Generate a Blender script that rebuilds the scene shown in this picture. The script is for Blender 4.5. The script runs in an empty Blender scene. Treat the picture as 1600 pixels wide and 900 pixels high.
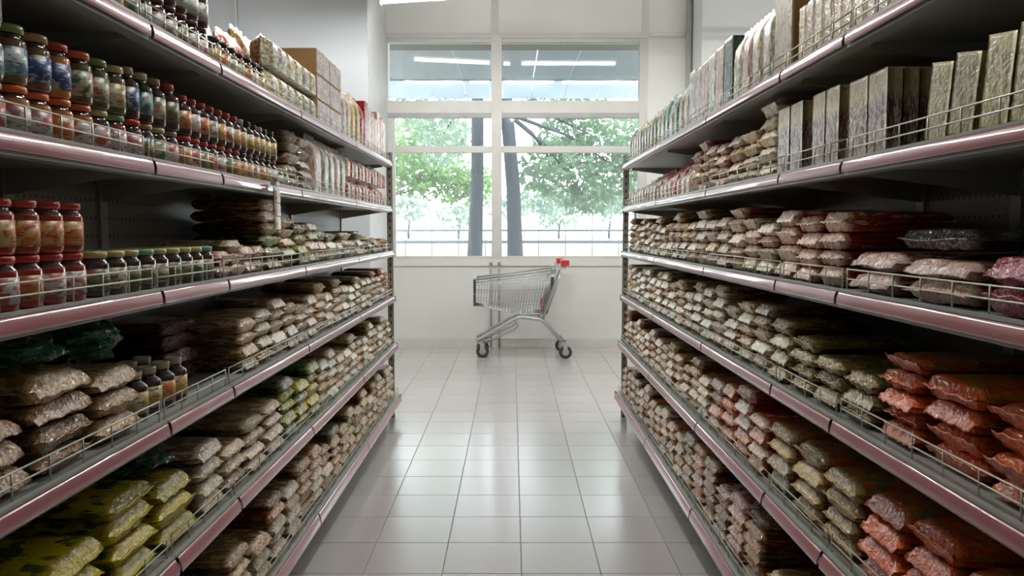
import bpy, math, random
from mathutils import Vector, Matrix, noise
R = random.Random(11)
sc = bpy.context.scene
col = sc.collection
PI = math.pi

# ------------------------------------------------------------------ camera, sky, exposure
EYE = 1.29
cam = bpy.data.cameras.new('camera')
cam.sensor_width = 36.0
cam.lens = 36.0 * 1250 / 1600
cam.clip_end = 300
camo = bpy.data.objects.new('camera', cam)
col.objects.link(camo)
camo.location = (0, 0, EYE)
camo.rotation_euler = (PI / 2 - math.atan(89 / 1250), 0, 0)
sc.camera = camo

wd = bpy.data.worlds.new('overcast_sky')
sc.world = wd
wd.use_nodes = True
wd.node_tree.nodes['Background'].inputs['Color'].default_value = (0.85, 0.935, 1.0, 1)
wd.node_tree.nodes['Background'].inputs['Strength'].default_value = 7.0

sc.view_settings.view_transform = 'Standard'
sc.view_settings.look = 'None'
sc.view_settings.gamma = 1
sc.view_settings.use_curve_mapping = False
sc.view_settings.exposure = 0.15
sc.cycles.use_denoising = True
sc.cycles.max_bounces = 8
sc.cycles.diffuse_bounces = 4
sc.cycles.glossy_bounces = 4
sc.cycles.transparent_max_bounces = 12
sc.cycles.caustics_reflective = False
sc.cycles.caustics_refractive = False
sc.cycles.sample_clamp_indirect = 6

LAMP_WINDOW = 19.0      # tubes of the row hung near the window
LAMP_FILL = 126.0        # unseen lamps added to lift the aisle, floor and walls

# ------------------------------------------------------------------ material helpers
MATS = {}

def nodes_of(name):
    m = bpy.data.materials.new(name)
    m.use_nodes = True
    nt = m.node_tree
    return m, nt, nt.nodes['Principled BSDF']

def rgba(c):
    return (c[0], c[1], c[2], 1)

def nd(nt, t, **kw):
    n = nt.nodes.new(t)
    for k, v in kw.items():
        if k.startswith('i_'):
            key = k[2:]
            key = int(key) if key.isdigit() else key
            n.inputs[key].default_value = v
        else:
            setattr(n, k, v)
    return n

def ramp(nt, src, stops, interp='LINEAR'):
    r = nt.nodes.new('ShaderNodeValToRGB')
    r.color_ramp.interpolation = interp
    e = r.color_ramp.elements
    while len(e) < len(stops):
        e.new(0.5)
    for q, (p, c) in zip(e, stops):
        q.position = p
        q.color = rgba(c) if len(c) == 3 else c
    nt.links.new(src, r.inputs['Fac'])
    return r

def mixc(nt, fac, a, b):
    m = nt.nodes.new('ShaderNodeMix')
    m.data_type = 'RGBA'
    for sock, v in ((m.inputs[0], fac), (m.inputs[6], a), (m.inputs[7], b)):
        if hasattr(v, 'is_linked'):
            nt.links.new(v, sock)
        elif isinstance(v, (int, float)):
            sock.default_value = v
        else:
            sock.default_value = rgba(v)
    return m.outputs[2]

def math_n(nt, op, a, b=0.0, clamp=False):
    m = nt.nodes.new('ShaderNodeMath')
    m.operation = op
    m.use_clamp = clamp
    for s, v in ((m.inputs[0], a), (m.inputs[1], b)):
        if hasattr(v, 'is_linked'):
            nt.links.new(v, s)
        else:
            s.default_value = v
    return m.outputs[0]

def coord(nt, kind='Object'):
    return nt.nodes.new('ShaderNodeTexCoord').outputs[kind]

def bump(nt, bs, h, strength=0.3, dist=0.01):
    b = nd(nt, 'ShaderNodeBump', i_Strength=strength, i_Distance=dist)
    nt.links.new(h, b.inputs['Height'])
    nt.links.new(b.outputs['Normal'], bs.inputs['Normal'])
    return b

def plain(name, c, rough=0.5, metal=0.0, coat=0.0, var=0.08, scale=8.0, bmp=0.0, spec=0.5):
    """painted / plastic / metal surface with a little procedural mottling"""
    if name in MATS:
        return MATS[name]
    m, nt, bs = nodes_of(name)
    n = nd(nt, 'ShaderNodeTexNoise', i_Scale=scale, i_Detail=4.0)
    nt.links.new(coord(nt), n.inputs['Vector'])
    d = [max(0, v * (1 - var)) for v in c]
    l = [min(1, v * (1 + var)) for v in c]
    r = ramp(nt, n.outputs['Fac'], [(0.3, d), (0.7, l)])
    nt.links.new(r.outputs['Color'], bs.inputs['Base Color'])
    bs.inputs['Roughness'].default_value = rough
    bs.inputs['Metallic'].default_value = metal
    bs.inputs['Coat Weight'].default_value = coat
    bs.inputs['Specular IOR Level'].default_value = spec
    if bmp:
        bump(nt, bs, n.outputs['Fac'], bmp)
    MATS[name] = m
    return m

def rand_val(nt):
    return nt.nodes.new('ShaderNodeObjectInfo').outputs['Random']

def bag_mat(name, c1, c2, p1, p2, cover=0.5, film=0.35, grain=90.0, rough=0.2, axis=0, rep=1.0, bmp=0.7, foot=False, ink=0.72):
    """clear film bag: grains c1/c2 inside, printed patches p1/p2, wrinkled glossy film"""
    if name in MATS:
        return MATS[name]
    if axis == 0 and ink < 1:
        p1, p2 = [v * ink for v in p1], [v * ink for v in p2]
        cover += 0.5
    m, nt, bs = nodes_of(name)
    oc, gc, rv = coord(nt), coord(nt, 'Generated'), rand_val(nt)
    vo = nd(nt, 'ShaderNodeTexVoronoi', i_Scale=grain)
    nt.links.new(oc, vo.inputs['Vector'])
    sep = nt.nodes.new('ShaderNodeSeparateColor')
    nt.links.new(vo.outputs['Color'], sep.inputs[0])
    inside = mixc(nt, sep.outputs[0], c1, c2)
    n1 = nd(nt, 'ShaderNodeTexNoise', noise_dimensions='4D', i_Scale=2.6 * rep, i_Detail=3.0, i_Distortion=0.6)
    nt.links.new(gc, n1.inputs['Vector'])
    nt.links.new(math_n(nt, 'MULTIPLY', rv, 37.0), n1.inputs['W'])
    n2 = nd(nt, 'ShaderNodeTexNoise', noise_dimensions='4D', i_Scale=5.5 * rep, i_Detail=2.0)
    nt.links.new(gc, n2.inputs['Vector'])
    nt.links.new(math_n(nt, 'MULTIPLY', rv, 91.0), n2.inputs['W'])
    pr = mixc(nt, ramp(nt, n2.outputs['Fac'], [(0.50, (0, 0, 0)), (0.56, (1, 1, 1))]).outputs['Color'], p1, p2)
    sg = nt.nodes.new('ShaderNodeSeparateXYZ')
    nt.links.new(gc, sg.inputs[0])
    u = sg.outputs[axis]
    zone = ramp(nt, u, [(0.02, (0.3, 0.3, 0.3)), (0.12, (1, 1, 1)), (0.60, (1, 1, 1)), (0.75, (0.25, 0.25, 0.25))] if foot else [(0.07, (0, 0, 0)), (0.13, (1, 1, 1)), (0.85, (1, 1, 1)), (0.95, (0, 0, 0))]).outputs['Color']
    pm = ramp(nt, n1.outputs['Fac'], [(0.60 - 0.25 * cover, (0, 0, 0)), (0.64 - 0.25 * cover, (1, 1, 1))]).outputs['Color']
    pmz = math_n(nt, 'MULTIPLY', pm, zone)
    base = mixc(nt, math_n(nt, 'MULTIPLY', pmz, 0.9), inside, pr)
    # whitish film gathered at the sealed ends, its glints painted as pale specks
    n3 = nd(nt, 'ShaderNodeTexNoise', i_Scale=150.0, i_Detail=2.0, i_Distortion=0.5)
    nt.links.new(oc, n3.inputs['Vector'])
    endz = ramp(nt, u, [(0.0, (1, 1, 1)), (0.06, (0.95, 0.95, 0.95)), (0.13, (0, 0, 0))]).outputs['Color']
    fm = math_n(nt, 'MULTIPLY', endz, ramp(nt, n3.outputs['Fac'], [(0.46, (0, 0, 0)), (0.56, (1, 1, 1))]).outputs['Color'])
    tint = [a * 0.5 + b * 0.5 for a, b in zip(c2, (0.90, 0.84, 0.74))]
    base = mixc(nt, math_n(nt, 'MULTIPLY', fm, film * 0.75), base, tint)
    hv = nt.nodes.new('ShaderNodeHueSaturation')
    nt.links.new(base, hv.inputs['Color'])
    hv.inputs['Saturation'].default_value = 1.12
    nt.links.new(math_n(nt, 'ADD', math_n(nt, 'MULTIPLY', rv, 0.55), 0.80), hv.inputs['Value'])
    nt.links.new(hv.outputs['Color'], bs.inputs['Base Color'])
    w = nd(nt, 'ShaderNodeTexNoise', i_Scale=48.0, i_Detail=3.0, i_Distortion=1.8)
    nt.links.new(oc, w.inputs['Vector'])
    bn = bump(nt, bs, w.outputs['Fac'], bmp * 0.6, 0.012)
    cn = nd(nt, 'ShaderNodeBump', i_Strength=min(1.0, bmp * 1.4), i_Distance=0.02)
    nt.links.new(w.outputs['Fac'], cn.inputs['Height'])
    nt.links.new(cn.outputs['Normal'], bs.inputs['Coat Normal'])
    bs.inputs['Coat Weight'].default_value = 0.5 if bmp > 0.5 else 0.3
    bs.inputs['Coat Roughness'].default_value = 0.10
    bs.inputs['Roughness'].default_value = rough
    bs.inputs['Specular IOR Level'].default_value = 0.6
    MATS[name] = m
    return m

def print_mat(name, base, blob, text, rough=0.35, rep=1.0, mid=0.55, sx=1):
    """printed paper label: ground colour, a picture blob and lines of small print"""
    if name in MATS:
        return MATS[name]
    m, nt, bs = nodes_of(name)
    gc, rv = coord(nt, 'Generated'), rand_val(nt)
    n = nd(nt, 'ShaderNodeTexNoise', noise_dimensions='4D', i_Scale=2.4 * rep, i_Detail=2.0)
    nt.links.new(gc, n.inputs['Vector'])
    nt.links.new(math_n(nt, 'MULTIPLY', rv, 53.0), n.inputs['W'])
    c = mixc(nt, ramp(nt, n.outputs['Fac'], [(mid - 0.05, (0, 0, 0)), (mid, (1, 1, 1))]).outputs['Color'], base, blob)
    n2 = nd(nt, 'ShaderNodeTexNoise', noise_dimensions='4D', i_Scale=5.0 * rep, i_Detail=1.0)
    mp = nd(nt, 'ShaderNodeMapping')
    mp.inputs['Scale'].default_value = (1, 1, 2.6)
    nt.links.new(gc, mp.inputs['Vector'])
    nt.links.new(mp.outputs[0], n2.inputs['Vector'])
    nt.links.new(math_n(nt, 'MULTIPLY', rv, 19.0), n2.inputs['W'])
    c = mixc(nt, ramp(nt, n2.outputs['Fac'], [(0.58, (0, 0, 0)), (0.62, (1, 1, 1))]).outputs['Color'], c, text)
    nt.links.new(c, bs.inputs['Base Color'])
    bs.inputs['Roughness'].default_value = rough
    MATS[name] = m
    return m

def jar_mat(name, c, dark):
    """filled glass jar: contents up to the shoulder, darker head space, glossy glass skin"""
    if name in MATS:
        return MATS[name]
    m, nt, bs = nodes_of(name)
    gc = coord(nt, 'Generated')
    sg = nt.nodes.new('ShaderNodeSeparateXYZ')
    nt.links.new(gc, sg.inputs[0])
    vo = nd(nt, 'ShaderNodeTexNoise', i_Scale=55.0, i_Detail=3.0)
    nt.links.new(coord(nt), vo.inputs['Vector'])
    cc = mixc(nt, vo.outputs['Fac'], [v * 0.6 for v in c], [min(1, v * 1.35) for v in c])
    lv = ramp(nt, sg.outputs[2], [(0.80, (0, 0, 0)), (0.84, (1, 1, 1))]).outputs['Color']
    nt.links.new(mixc(nt, lv, cc, dark), bs.inputs['Base Color'])
    bs.inputs['Roughness'].default_value = 0.07
    bs.inputs['Coat Weight'].default_value = 0.6
    MATS[name] = m
    return m

# ------------------------------------------------------------------ mesh helpers
class MB:
    def __init__(s):
        s.v, s.f = [], []
    def box(s, x0, x1, y0, y1, z0, z1):
        b = len(s.v)
        s.v += [(x, y, z) for z in (z0, z1) for y in (y0, y1) for x in (x0, x1)]
        s.f += [tuple(b + i for i in q) for q in ((0, 2, 3, 1), (4, 5, 7, 6), (0, 1, 5, 4), (2, 6, 7, 3), (0, 4, 6, 2), (1, 3, 7, 5))]
        return s
    def bbox(s, x0, x1, y0, y1, z0, z1, c=0.003):
        """box with its vertical and top edges chamfered"""
        b = len(s.v)
        def ring(z, i):
            return [(x0 + i + c, y0 + i, z), (x1 - i - c, y0 + i, z), (x1 - i, y0 + i + c, z), (x1 - i, y1 - i - c, z),
                    (x1 - i - c, y1 - i, z), (x0 + i + c, y1 - i, z), (x0 + i, y1 - i - c, z), (x0 + i, y0 + i + c, z)]
        for z, i in ((z0, 0), (z1 - c, 0), (z1, c * 0.7)):
            s.v += ring(z, i)
        for k in range(2):
            for j in range(8):
                a, d = b + k * 8 + j, b + k * 8 + (j + 1) % 8
                s.f.append((a, d, d + 8, a + 8))
        s.f.append(tuple(b + i for i in range(7, -1, -1)))
        s.f.append(tuple(b + 16 + i for i in range(8)))
        return s
    def tube(s, pts, r, n=6, cap=True):
        pts = [Vector(p) for p in pts]
        b = len(s.v)
        up = None
        for i, p in enumerate(pts):
            d = (pts[min(i + 1, len(pts) - 1)] - pts[max(i - 1, 0)]).normalized()
            if up is None:
                up = Vector((0, 0, 1)) if abs(d.z) < 0.9 else Vector((1, 0, 0))
            a = d.cross(up).normalized()
            c = a.cross(d).normalized()
            up = c
            rr = r[i] if isinstance(r, (list, tuple)) else r
            for k in range(n):
                t = 2 * PI * k / n
                s.v.append(tuple(p + a * math.cos(t) * rr + c * math.sin(t) * rr))
        for i in range(len(pts) - 1):
            for k in range(n):
                q, w = b + i * n + k, b + i * n + (k + 1) % n
                s.f.append((q, w, w + n, q + n))
        if cap:
            s.f.append(tuple(b + k for k in range(n - 1, -1, -1)))
            e = b + (len(pts) - 1) * n
            s.f.append(tuple(e + k for k in range(n)))
        return s
    def lathe(s, prof, n=16, c=(0, 0, 0), ax='z', cap=True):
        b = len(s.v)
        for r, z in prof:
            for k in range(n):
                t = 2 * PI * k / n
                x, y = r * math.cos(t), r * math.sin(t)
                s.v.append((c[0] + x, c[1] + y, c[2] + z) if ax == 'z' else (c[0] + x, c[1] + z, c[2] + y))
        for i in range(len(prof) - 1):
            for k in range(n):
                q, w = b + i * n + k, b + i * n + (k + 1) % n
                s.f.append((q, w, w + n, q + n) if ax == 'z' else (q, q + n, w + n, w))
        if cap:
            s.f.append(tuple(b + k for k in (range(n - 1, -1, -1) if ax == 'z' else range(n))))
            e = b + (len(prof) - 1) * n
            s.f.append(tuple(e + k for k in (range(n) if ax == 'z' else range(n - 1, -1, -1))))
        return s
    def quad(s, *p):
        b = len(s.v)
        s.v += [tuple(q) for q in p]
        s.f.append(tuple(range(b, b + len(p))))
        return s
    def mesh(s, name, mat, smooth=False):
        me = bpy.data.meshes.new(name)
        me.from_pydata(s.v, [], s.f)
        if mat:
            me.materials.append(mat)
        if smooth:
            me.polygons.foreach_set('use_smooth', [True] * len(me.polygons))
        me.update()
        return me
    def build(s, name, mat, parent=None, smooth=False):
        return inst(s.mesh(name, mat, smooth), name, parent)

def inst(me, name, parent=None, loc=None, rot=None):
    o = bpy.data.objects.new(name, me)
    col.objects.link(o)
    if parent:
        o.parent = parent
    if loc:
        o.location = loc
    if rot:
        o.rotation_euler = rot
    return o

def empty(name, loc=(0, 0, 0), rz=0.0):
    o = bpy.data.objects.new(name, None)
    o.empty_display_size = 0.1
    col.objects.link(o)
    o.location = loc
    o.rotation_euler = (0, 0, rz)
    return o

def tag(o, label, cat, group=None, kind=None):
    o['label'] = label
    if cat:
        o['category'] = cat
    if group:
        o['group'] = group
    if kind:
        o['kind'] = kind
    return o

def struct(o, label=None):
    o['kind'] = 'structure'
    if label:
        o['label'] = label
    return o

# ------------------------------------------------------------------ setting: floor, walls, ceiling, windows
WY = 8.76                        # inner face of the window wall
M_wall = plain('wall_paint', (0.84, 0.85, 0.805), 0.55, var=0.03, scale=1.5)
M_pillar = plain('pillar_paint', (0.84, 0.86, 0.85), 0.5, var=0.03, scale=1.2)
M_frame = plain('window_frame_paint', (0.70, 0.69, 0.65), 0.4, var=0.05, scale=5)
M_ceil = plain('ceiling_paint', (0.80, 0.80, 0.78), 0.7, var=0.02)
M_grout = plain('grout', (0.36, 0.33, 0.29), 0.8, var=0.15, scale=20)
M_skirt = plain('skirting_paint', (0.76, 0.75, 0.70), 0.5, var=0.06, scale=4)

def tile_mat():
    m, nt, bs = nodes_of('floor_tile_glaze')
    rv = rand_val(nt)
    n = nd(nt, 'ShaderNodeTexNoise', i_Scale=3.0, i_Detail=4.0)
    nt.links.new(coord(nt), n.inputs['Vector'])
    c = mixc(nt, n.outputs['Fac'], (0.59, 0.568, 0.545), (0.67, 0.648, 0.625))
    hv = nt.nodes.new('ShaderNodeHueSaturation')
    nt.links.new(c, hv.inputs['Color'])
    nt.links.new(math_n(nt, 'ADD', math_n(nt, 'MULTIPLY', rv, 0.08), 0.96), hv.inputs['Value'])
    nt.links.new(hv.outputs['Color'], bs.inputs['Base Color'])
    mp = nd(nt, 'ShaderNodeMapping')
    mp.inputs['Scale'].default_value = (3, 22, 1)
    nt.links.new(coord(nt), mp.inputs['Vector'])
    n2 = nd(nt, 'ShaderNodeTexNoise', i_Scale=2.0, i_Detail=3.0)
    nt.links.new(mp.outputs[0], n2.inputs['Vector'])
    bump(nt, bs, n2.outputs['Fac'], 0.06, 0.01)
    bs.inputs['Roughness'].default_value = 0.22
    bs.inputs['Specular IOR Level'].default_value = 0.7
    bs.inputs['Coat Weight'].default_value = 0.5
    bs.inputs['Coat Roughness'].default_value = 0.17
    return m
M_tile = tile_mat()

def outer_tile_mat():
    m, nt, bs = nodes_of('outer_floor_tiles')
    b = nd(nt, 'ShaderNodeTexBrick', offset=0.0, i_Scale=1.0)
    b.inputs['Color1'].default_value = (0.55, 0.52, 0.49, 1)
    b.inputs['Color2'].default_value = (0.53, 0.50, 0.47, 1)
    b.inputs['Mortar'].default_value = (0.28, 0.26, 0.23, 1)
    b.inputs['Mortar Size'].default_value = 0.003
    b.inputs['Brick Width'].default_value = 0.3
    b.inputs['Row Height'].default_value = 0.3
    nt.links.new(coord(nt), b.inputs['Vector'])
    nt.links.new(b.outputs['Color'], bs.inputs['Base Color'])
    bs.inputs['Roughness'].default_value = 0.25
    return m

XA, XB = -1.464, 1.836           # tiled strip built tile by tile: 11 columns
YA = 0.837
NX, NY = 11, 27
YB = YA + NY * 0.3
fl = MB().box(XA, XB, YA, YB, -0.06, -0.004).build('floor', M_grout)
struct(fl, 'beige glazed floor tiles of the aisle in a square grid')
tm = MB().bbox(0.0018, 0.2982, 0.0018, 0.2982, -0.004, 0.0, 0.0012).mesh('floor_tile', M_tile)
for i in range(NX):
    for j in range(NY):
        inst(tm, 'floor_tile', fl, (XA + 0.3 * i, YA + 0.3 * j, R.uniform(-0.0004, 0)))
M_ot = outer_tile_mat()
for (x0, x1, y0, y1) in ((-7, XA, -6, WY), (XB, 7, -6, WY), (XA, XB, -6, YA)):
    struct(MB().box(x0, x1, y0, y1, -0.06, 0.0).build('floor', M_ot), 'tiled shop floor beyond the aisle')
CH = 3.95
struct(MB().box(-7, 7, -6, WY + 0.2, CH, CH + 0.1).build('ceiling', M_ceil), 'plain white ceiling')
struct(MB().box(-7.1, -7, -6, WY, 0, CH).build('wall_left', M_wall), 'far left white shop wall')
struct(MB().box(7, 7.1, -6, WY, 0, CH).build('wall_right', M_wall), 'far right white shop wall')
struct(MB().box(-7, 7, -6.1, -6, 0, CH).build('wall_rear', M_wall), 'white wall behind the viewer')
# wall pieces in front of the window bay (a deep pier left, a shallow one right)
struct(MB().box(-7, -1.345, 7.60, WY + 0.2, 0, CH).build('wall_pier_left', plain('pier_paint_lit', (0.84, 0.85, 0.85), 0.5, var=0.03)), 'white side of the left wall pier')
struct(MB().box(-7, -1.345, 7.59, 7.60, 0, CH).build('wall_pier_shaded_face', plain('pier_paint_shaded', (0.60, 0.635, 0.66), 0.5, var=0.03, scale=1.2)), 'front of the left wall pier, its weaker light put into the grey')  # thin slab; the dimmer light on the pier front is put into its colour
struct(MB().box(1.93, 7, 8.29, WY + 0.2, 0, CH).build('wall_pier_right', M_pillar), 'white wall pier right of the window bay')
pj = MB()
pj.tube([(-2.56, 7.575, 0), (-2.56, 7.575, CH)], 0.012, 8)
tag(pj.build('conduit_pipe', M_pillar, smooth=True), 'thin white conduit pipe running up the left wall pier', 'pipe')
# window wall
SILL, HEAD = 0.985, 3.335
WL, WR = -1.345, 1.395
wb = MB()
wb.box(WL, 1.93, WY, WY + 0.16, 0, SILL)
wb.box(WL, 1.93, WY, WY + 0.16, HEAD + 0.06, CH)
wb.box(WR + 0.07, 1.93, WY, WY + 0.16, SILL, HEAD + 0.06)
wbo = struct(wb.build('wall_back', M_wall), 'white wall around the shop window')
# panel joints and trims on the wall
tr = MB()
tr.box(WL, 1.93, WY - 0.012, WY, HEAD + 0.02, HEAD + 0.075)
struct(tr.build('trim_1', M_frame), 'cream trim strip above the window')
struct(MB().box(-0.222, -0.150, WY - 0.012, WY, HEAD + 0.075, CH).build('trim_2', M_frame), 'cream vertical panel joint strip above the mullion')
struct(MB().box(WR + 0.005, WR + 0.07, WY - 0.012, WY, HEAD + 0.075, CH).build('trim_3', M_frame), 'cream vertical panel joint strip above the right window edge')
struct(MB().box(WL, 1.93, WY - 0.014, WY, 0.0, 0.11).build('baseboard_back', M_skirt), 'pale skirting under the window')
struct(MB().box(WL, 1.93, WY - 0.018, WY, SILL - 0.075, SILL).build('trim_4', M_wall), 'cream window sill strip')
tag(MB().tube([(1.47, WY - 0.02, 3.385), (1.55, WY - 0.02, 3.39), (1.92, WY - 0.02, 3.39)], 0.018, 8).build('conduit_pipe', M_wall, smooth=True),
    'short horizontal white conduit right of the window head', 'pipe')
tag(MB().tube([(1.895, WY - 0.035, 0), (1.895, WY - 0.035, CH)], 0.03, 10).build('drain_pipe', plain('pipe_grey', (0.50, 0.50, 0.47), 0.5), smooth=True),
    'grey vertical drain pipe in the right corner of the bay', 'pipe')
M_rod = plain('rusty_rod', (0.42, 0.36, 0.28), 0.6, var=0.25, scale=30)
for x, w in ((-0.231, 'left'), (-0.140, 'right')):
    ro = empty('latch_rod', (x, WY - 0.022, 0.0))
    MB().tube([(0, 0, 0.012), (0, 0, 0.93)], 0.009, 6).build('rod', M_rod, ro, True)
    MB().lathe([(0.0, 0), (0.018, 0), (0.018, 0.03), (0.0, 0.03)], 10, (0, 0, 0.92), cap=False).build('bolt_knob', M_rod, ro)
    tag(ro, 'slim rusty latch rod under the window mullion, %s one of the two' % w, 'rod')

def glass_mat():
    m, nt, bs = nodes_of('window_glass')
    nt.nodes.remove(bs)
    out = nt.nodes['Material Output']
    tr_ = nd(nt, 'ShaderNodeBsdfTransparent')
    tr_.inputs['Color'].default_value = (0.97, 0.97, 0.97, 1)
    gl = nd(nt, 'ShaderNodeBsdfGlossy', i_Roughness=0.03)
    df = nd(nt, 'ShaderNodeBsdfTranslucent')
    df.inputs['Color'].default_value = (0.9, 0.92, 0.95, 1)
    fr = nd(nt, 'ShaderNodeFresnel', i_IOR=1.5)
    m1 = nd(nt, 'ShaderNodeMixShader')
    m2 = nd(nt, 'ShaderNodeMixShader')
    m2.inputs[0].default_value = 0.06         # window haze and bloom put into the glass as a pale veil
    nt.links.new(math_n(nt, 'MULTIPLY', fr.outputs[0], 1.8, True), m1.inputs[0])
    nt.links.new(tr_.outputs[0], m1.inputs[1])
    nt.links.new(gl.outputs[0], m1.inputs[2])
    nt.links.new(m1.outputs[0], m2.inputs[1])
    nt.links.new(df.outputs[0], m2.inputs[2])
    nt.links.new(m2.outputs[0], out.inputs['Surface'])
    return m
M_glass = glass_mat()

def window(n, x0, x1, label):
    """frame with transoms; three panes stacked"""
    w = struct(empty('window_%d' % n, ((x0 + x1) / 2, WY + 0.05, SILL)), label)
    cx = (x0 + x1) / 2
    bars = [(SILL, SILL + 0.03), (2.142, 2.210), (2.565, 2.696), (HEAD - 0.02, HEAD + 0.06)]
    for k, (a, b) in enumerate(bars):
        MB().box(x0 - cx, x1 - cx, -0.045, 0.045, a - SILL, b - SILL).build('frame_rail', M_frame, w)
    for k in range(3):
        a, b = bars[k][1], bars[k + 1][0]
        MB().box(x0 + 0.02 - cx, x1 - 0.02 - cx, 0.004, 0.010, a - SILL, b - SILL).build('pane', M_glass, w)
    # glazing bead under the upper transom
    MB().box(x0 - cx, x1 - cx, -0.046, 0.03, 2.515 - SILL, 2.565 - SILL).build('glazing_bead', plain('bead_grey', (0.42, 0.43, 0.43), 0.4), w)
    return w
w1 = window(1, WL, -0.223, 'left half of the shop window, three stacked panes')
w2 = window(2, -0.111, WR, 'right half of the shop window, three stacked panes')
MB().box(0.002, 0.07, -0.049, 0.046, 0.001, 1.525).build('frame_stile', M_frame, w1).location = (WL - w1.location.x, 0, 0)
MB().box(-0.02, 0.0745, -0.049, 0.046, 0.001, HEAD + 0.06 - SILL).build('frame_stile', M_frame, w2).location = (WR - w2.location.x, 0, 0)
struct(MB().box(-0.223, -0.111, WY - 0.02, WY + 0.1, SILL, HEAD + 0.06).build('trim_5', M_frame), 'cream mullion between the two window halves')

# ------------------------------------------------------------------ fluorescent lamps
M_house = plain('lamp_housing', (0.82, 0.82, 0.80), 0.4, var=0.02)
def emis(name, strength):
    m, nt, bs = nodes_of(name)
    bs.inputs['Base Color'].default_value = (0.9, 0.9, 0.9, 1)
    bs.inputs['Emission Color'].default_value = (1.0, 0.985, 0.96, 1)
    bs.inputs['Emission Strength'].default_value = strength
    return m
M_tubeA, M_tubeB = emis('tube_glow_window', LAMP_WINDOW), emis('tube_glow_fill', LAMP_FILL)

def lamp(x, y, z, L, mat, label, rz=0.0, bare=False):
    o = empty('tube_lamp', (x, y, z), rz)
    MB().bbox(-L / 2, L / 2, -0.05, 0.05, 0.03, 0.075, 0.008).build('housing', M_house, o)
    MB().tube([(-L / 2 + 0.03, 0, 0), (L / 2 - 0.03, 0, 0)], 0.019, 12).build('tube', mat, o, True)
    for s in (-1, 1):
        MB().box(-0.012, 0.012, -0.025, 0.025, -0.03, 0.03).build('lamp_holder', M_house, o).location = (s * (L / 2 - 0.018), 0, 0)
    if mat is M_tubeB and not bare:          # shields added to keep lamp light off the wall above the window
        for s in (-1, 1):
            w = MB()
            w.v = [(x, s * (y + t), z + 0.002 * q) for t, q in ((0, 0), (0.003, 1)) for x, y, z in ((-L / 2, 0.05, 0.045), (L / 2, 0.05, 0.045), (L / 2, 0.12, -0.024), (-L / 2, 0.12, -0.024))]
            w.f = [(0, 1, 2, 3), (7, 6, 5, 4)] + [(a, a + 4, (a + 1) % 4 + 4, (a + 1) % 4) for a in range(4)]
            w.build('light_shield', M_house, o)
    hg = MB()
    for s in (-1, 1):
        hg.tube([(s * L * 0.35, 0, 0.07), (s * L * 0.35, 0, CH - z)], 0.006, 6)
    hg.build('hanger_rods', M_house, o)
    tag(o, label, 'lamp', 'hanging fluorescent lamps')
    return o
lamp(-0.62, 7.44, 3.405, 1.27, M_tubeA, 'hanging fluorescent tube lamp beside the left wall pier', -0.22)
lamp(0.72, 7.25, 3.42, 1.25, M_tubeA, 'hanging fluorescent tube lamp in the middle of the window row')
lamp(2.74, 7.00, 3.31, 1.25, M_tubeA, 'hanging fluorescent tube lamp beside the right wall pier')
for k, y in enumerate((6.0, 2.6)):  # out of view, added to light the aisle and floor from above
    lamp(0.0, y, 3.43, 1.25, M_tubeB, 'unseen fluorescent tube lamp added over the %s of the aisle' % ('far end', 'near end')[k], 0.0 if k == 0 else PI / 2)
for sd in (-1, 1):  # out of view, added to brighten the wall below the window and far stock
    lamp(sd * 1.32, 6.0, 3.43, 1.25, M_tubeB, 'unseen fluorescent tube lamp added above the %s shelf end by the window' % ('left' if sd < 0 else 'right'))
for sd in (-1, 1):  # out of view, added to brighten the fronts of the wall piers
    lamp(sd * 3.4, 4.4, 3.43, 1.25, M_tubeB, 'unseen fluorescent tube lamp added over the neighbouring %s aisle' % ('left' if sd < 0 else 'right'), 0.0, True)

# ------------------------------------------------------------------ gondola shelving
YE, YN = 5.46, 0.5
JO = [YN, 1.84, 2.27, 3.12, 4.21, YE]
XF = {'L': [0, 0.815, 0.818, 0.808, 0.801, 0.793, 0.772], 'R': [0, 0.752, 0.754, 0.751, 0.746, 0.733, 0.716]}
ZT = {'L': [0, 1.762, 1.457, 1.158, 0.850, 0.525, 0.170], 'R': [0, 1.740, 1.455, 1.157, 0.857, 0.540, 0.190]}
LH = {'L': [0, 0.036, 0.036, 0.036, 0.037, 0.042, 0.050], 'R': [0, 0.032, 0.032, 0.036, 0.038, 0.041, 0.050]}
XBK = 1.16
SW = ['', 'top', 'second-highest', 'third-highest', 'third-lowest', 'second-lowest', 'bottom']
M_metal = plain('shelf_enamel', (0.38, 0.40, 0.365), 0.38, var=0.05, scale=6)
M_wire = plain('guard_wire', (0.55, 0.54, 0.46), 0.35, metal=0.35, var=0.05)
M_panel = None

def lip_mat():
    m, nt, bs = nodes_of('pink_price_strip')
    n = nd(nt, 'ShaderNodeTexNoise', i_Scale=2.2, i_Detail=3.0)
    nt.links.new(coord(nt), n.inputs['Vector'])
    c = mixc(nt, n.outputs['Fac'], (0.38, 0.115, 0.14), (0.48, 0.18, 0.205))
    nt.links.new(c, bs.inputs['Base Color'])
    mp = nd(nt, 'ShaderNodeMapping')
    mp.inputs['Scale'].default_value = (6, 1.6, 6)
    nt.links.new(coord(nt), mp.inputs['Vector'])
    n2 = nd(nt, 'ShaderNodeTexNoise', i_Scale=1.5, i_Detail=1.0)
    nt.links.new(mp.outputs[0], n2.inputs['Vector'])
    bn = bump(nt, bs, n2.outputs['Fac'], 0.3, 0.02)
    nt.links.new(bn.outputs['Normal'], bs.inputs['Coat Normal'])
    bs.inputs['Roughness'].default_value = 0.3
    bs.inputs['Coat Weight'].default_value = 1.0
    bs.inputs['Coat Roughness'].default_value = 0.06
    return m
M_lip = lip_mat()

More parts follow.
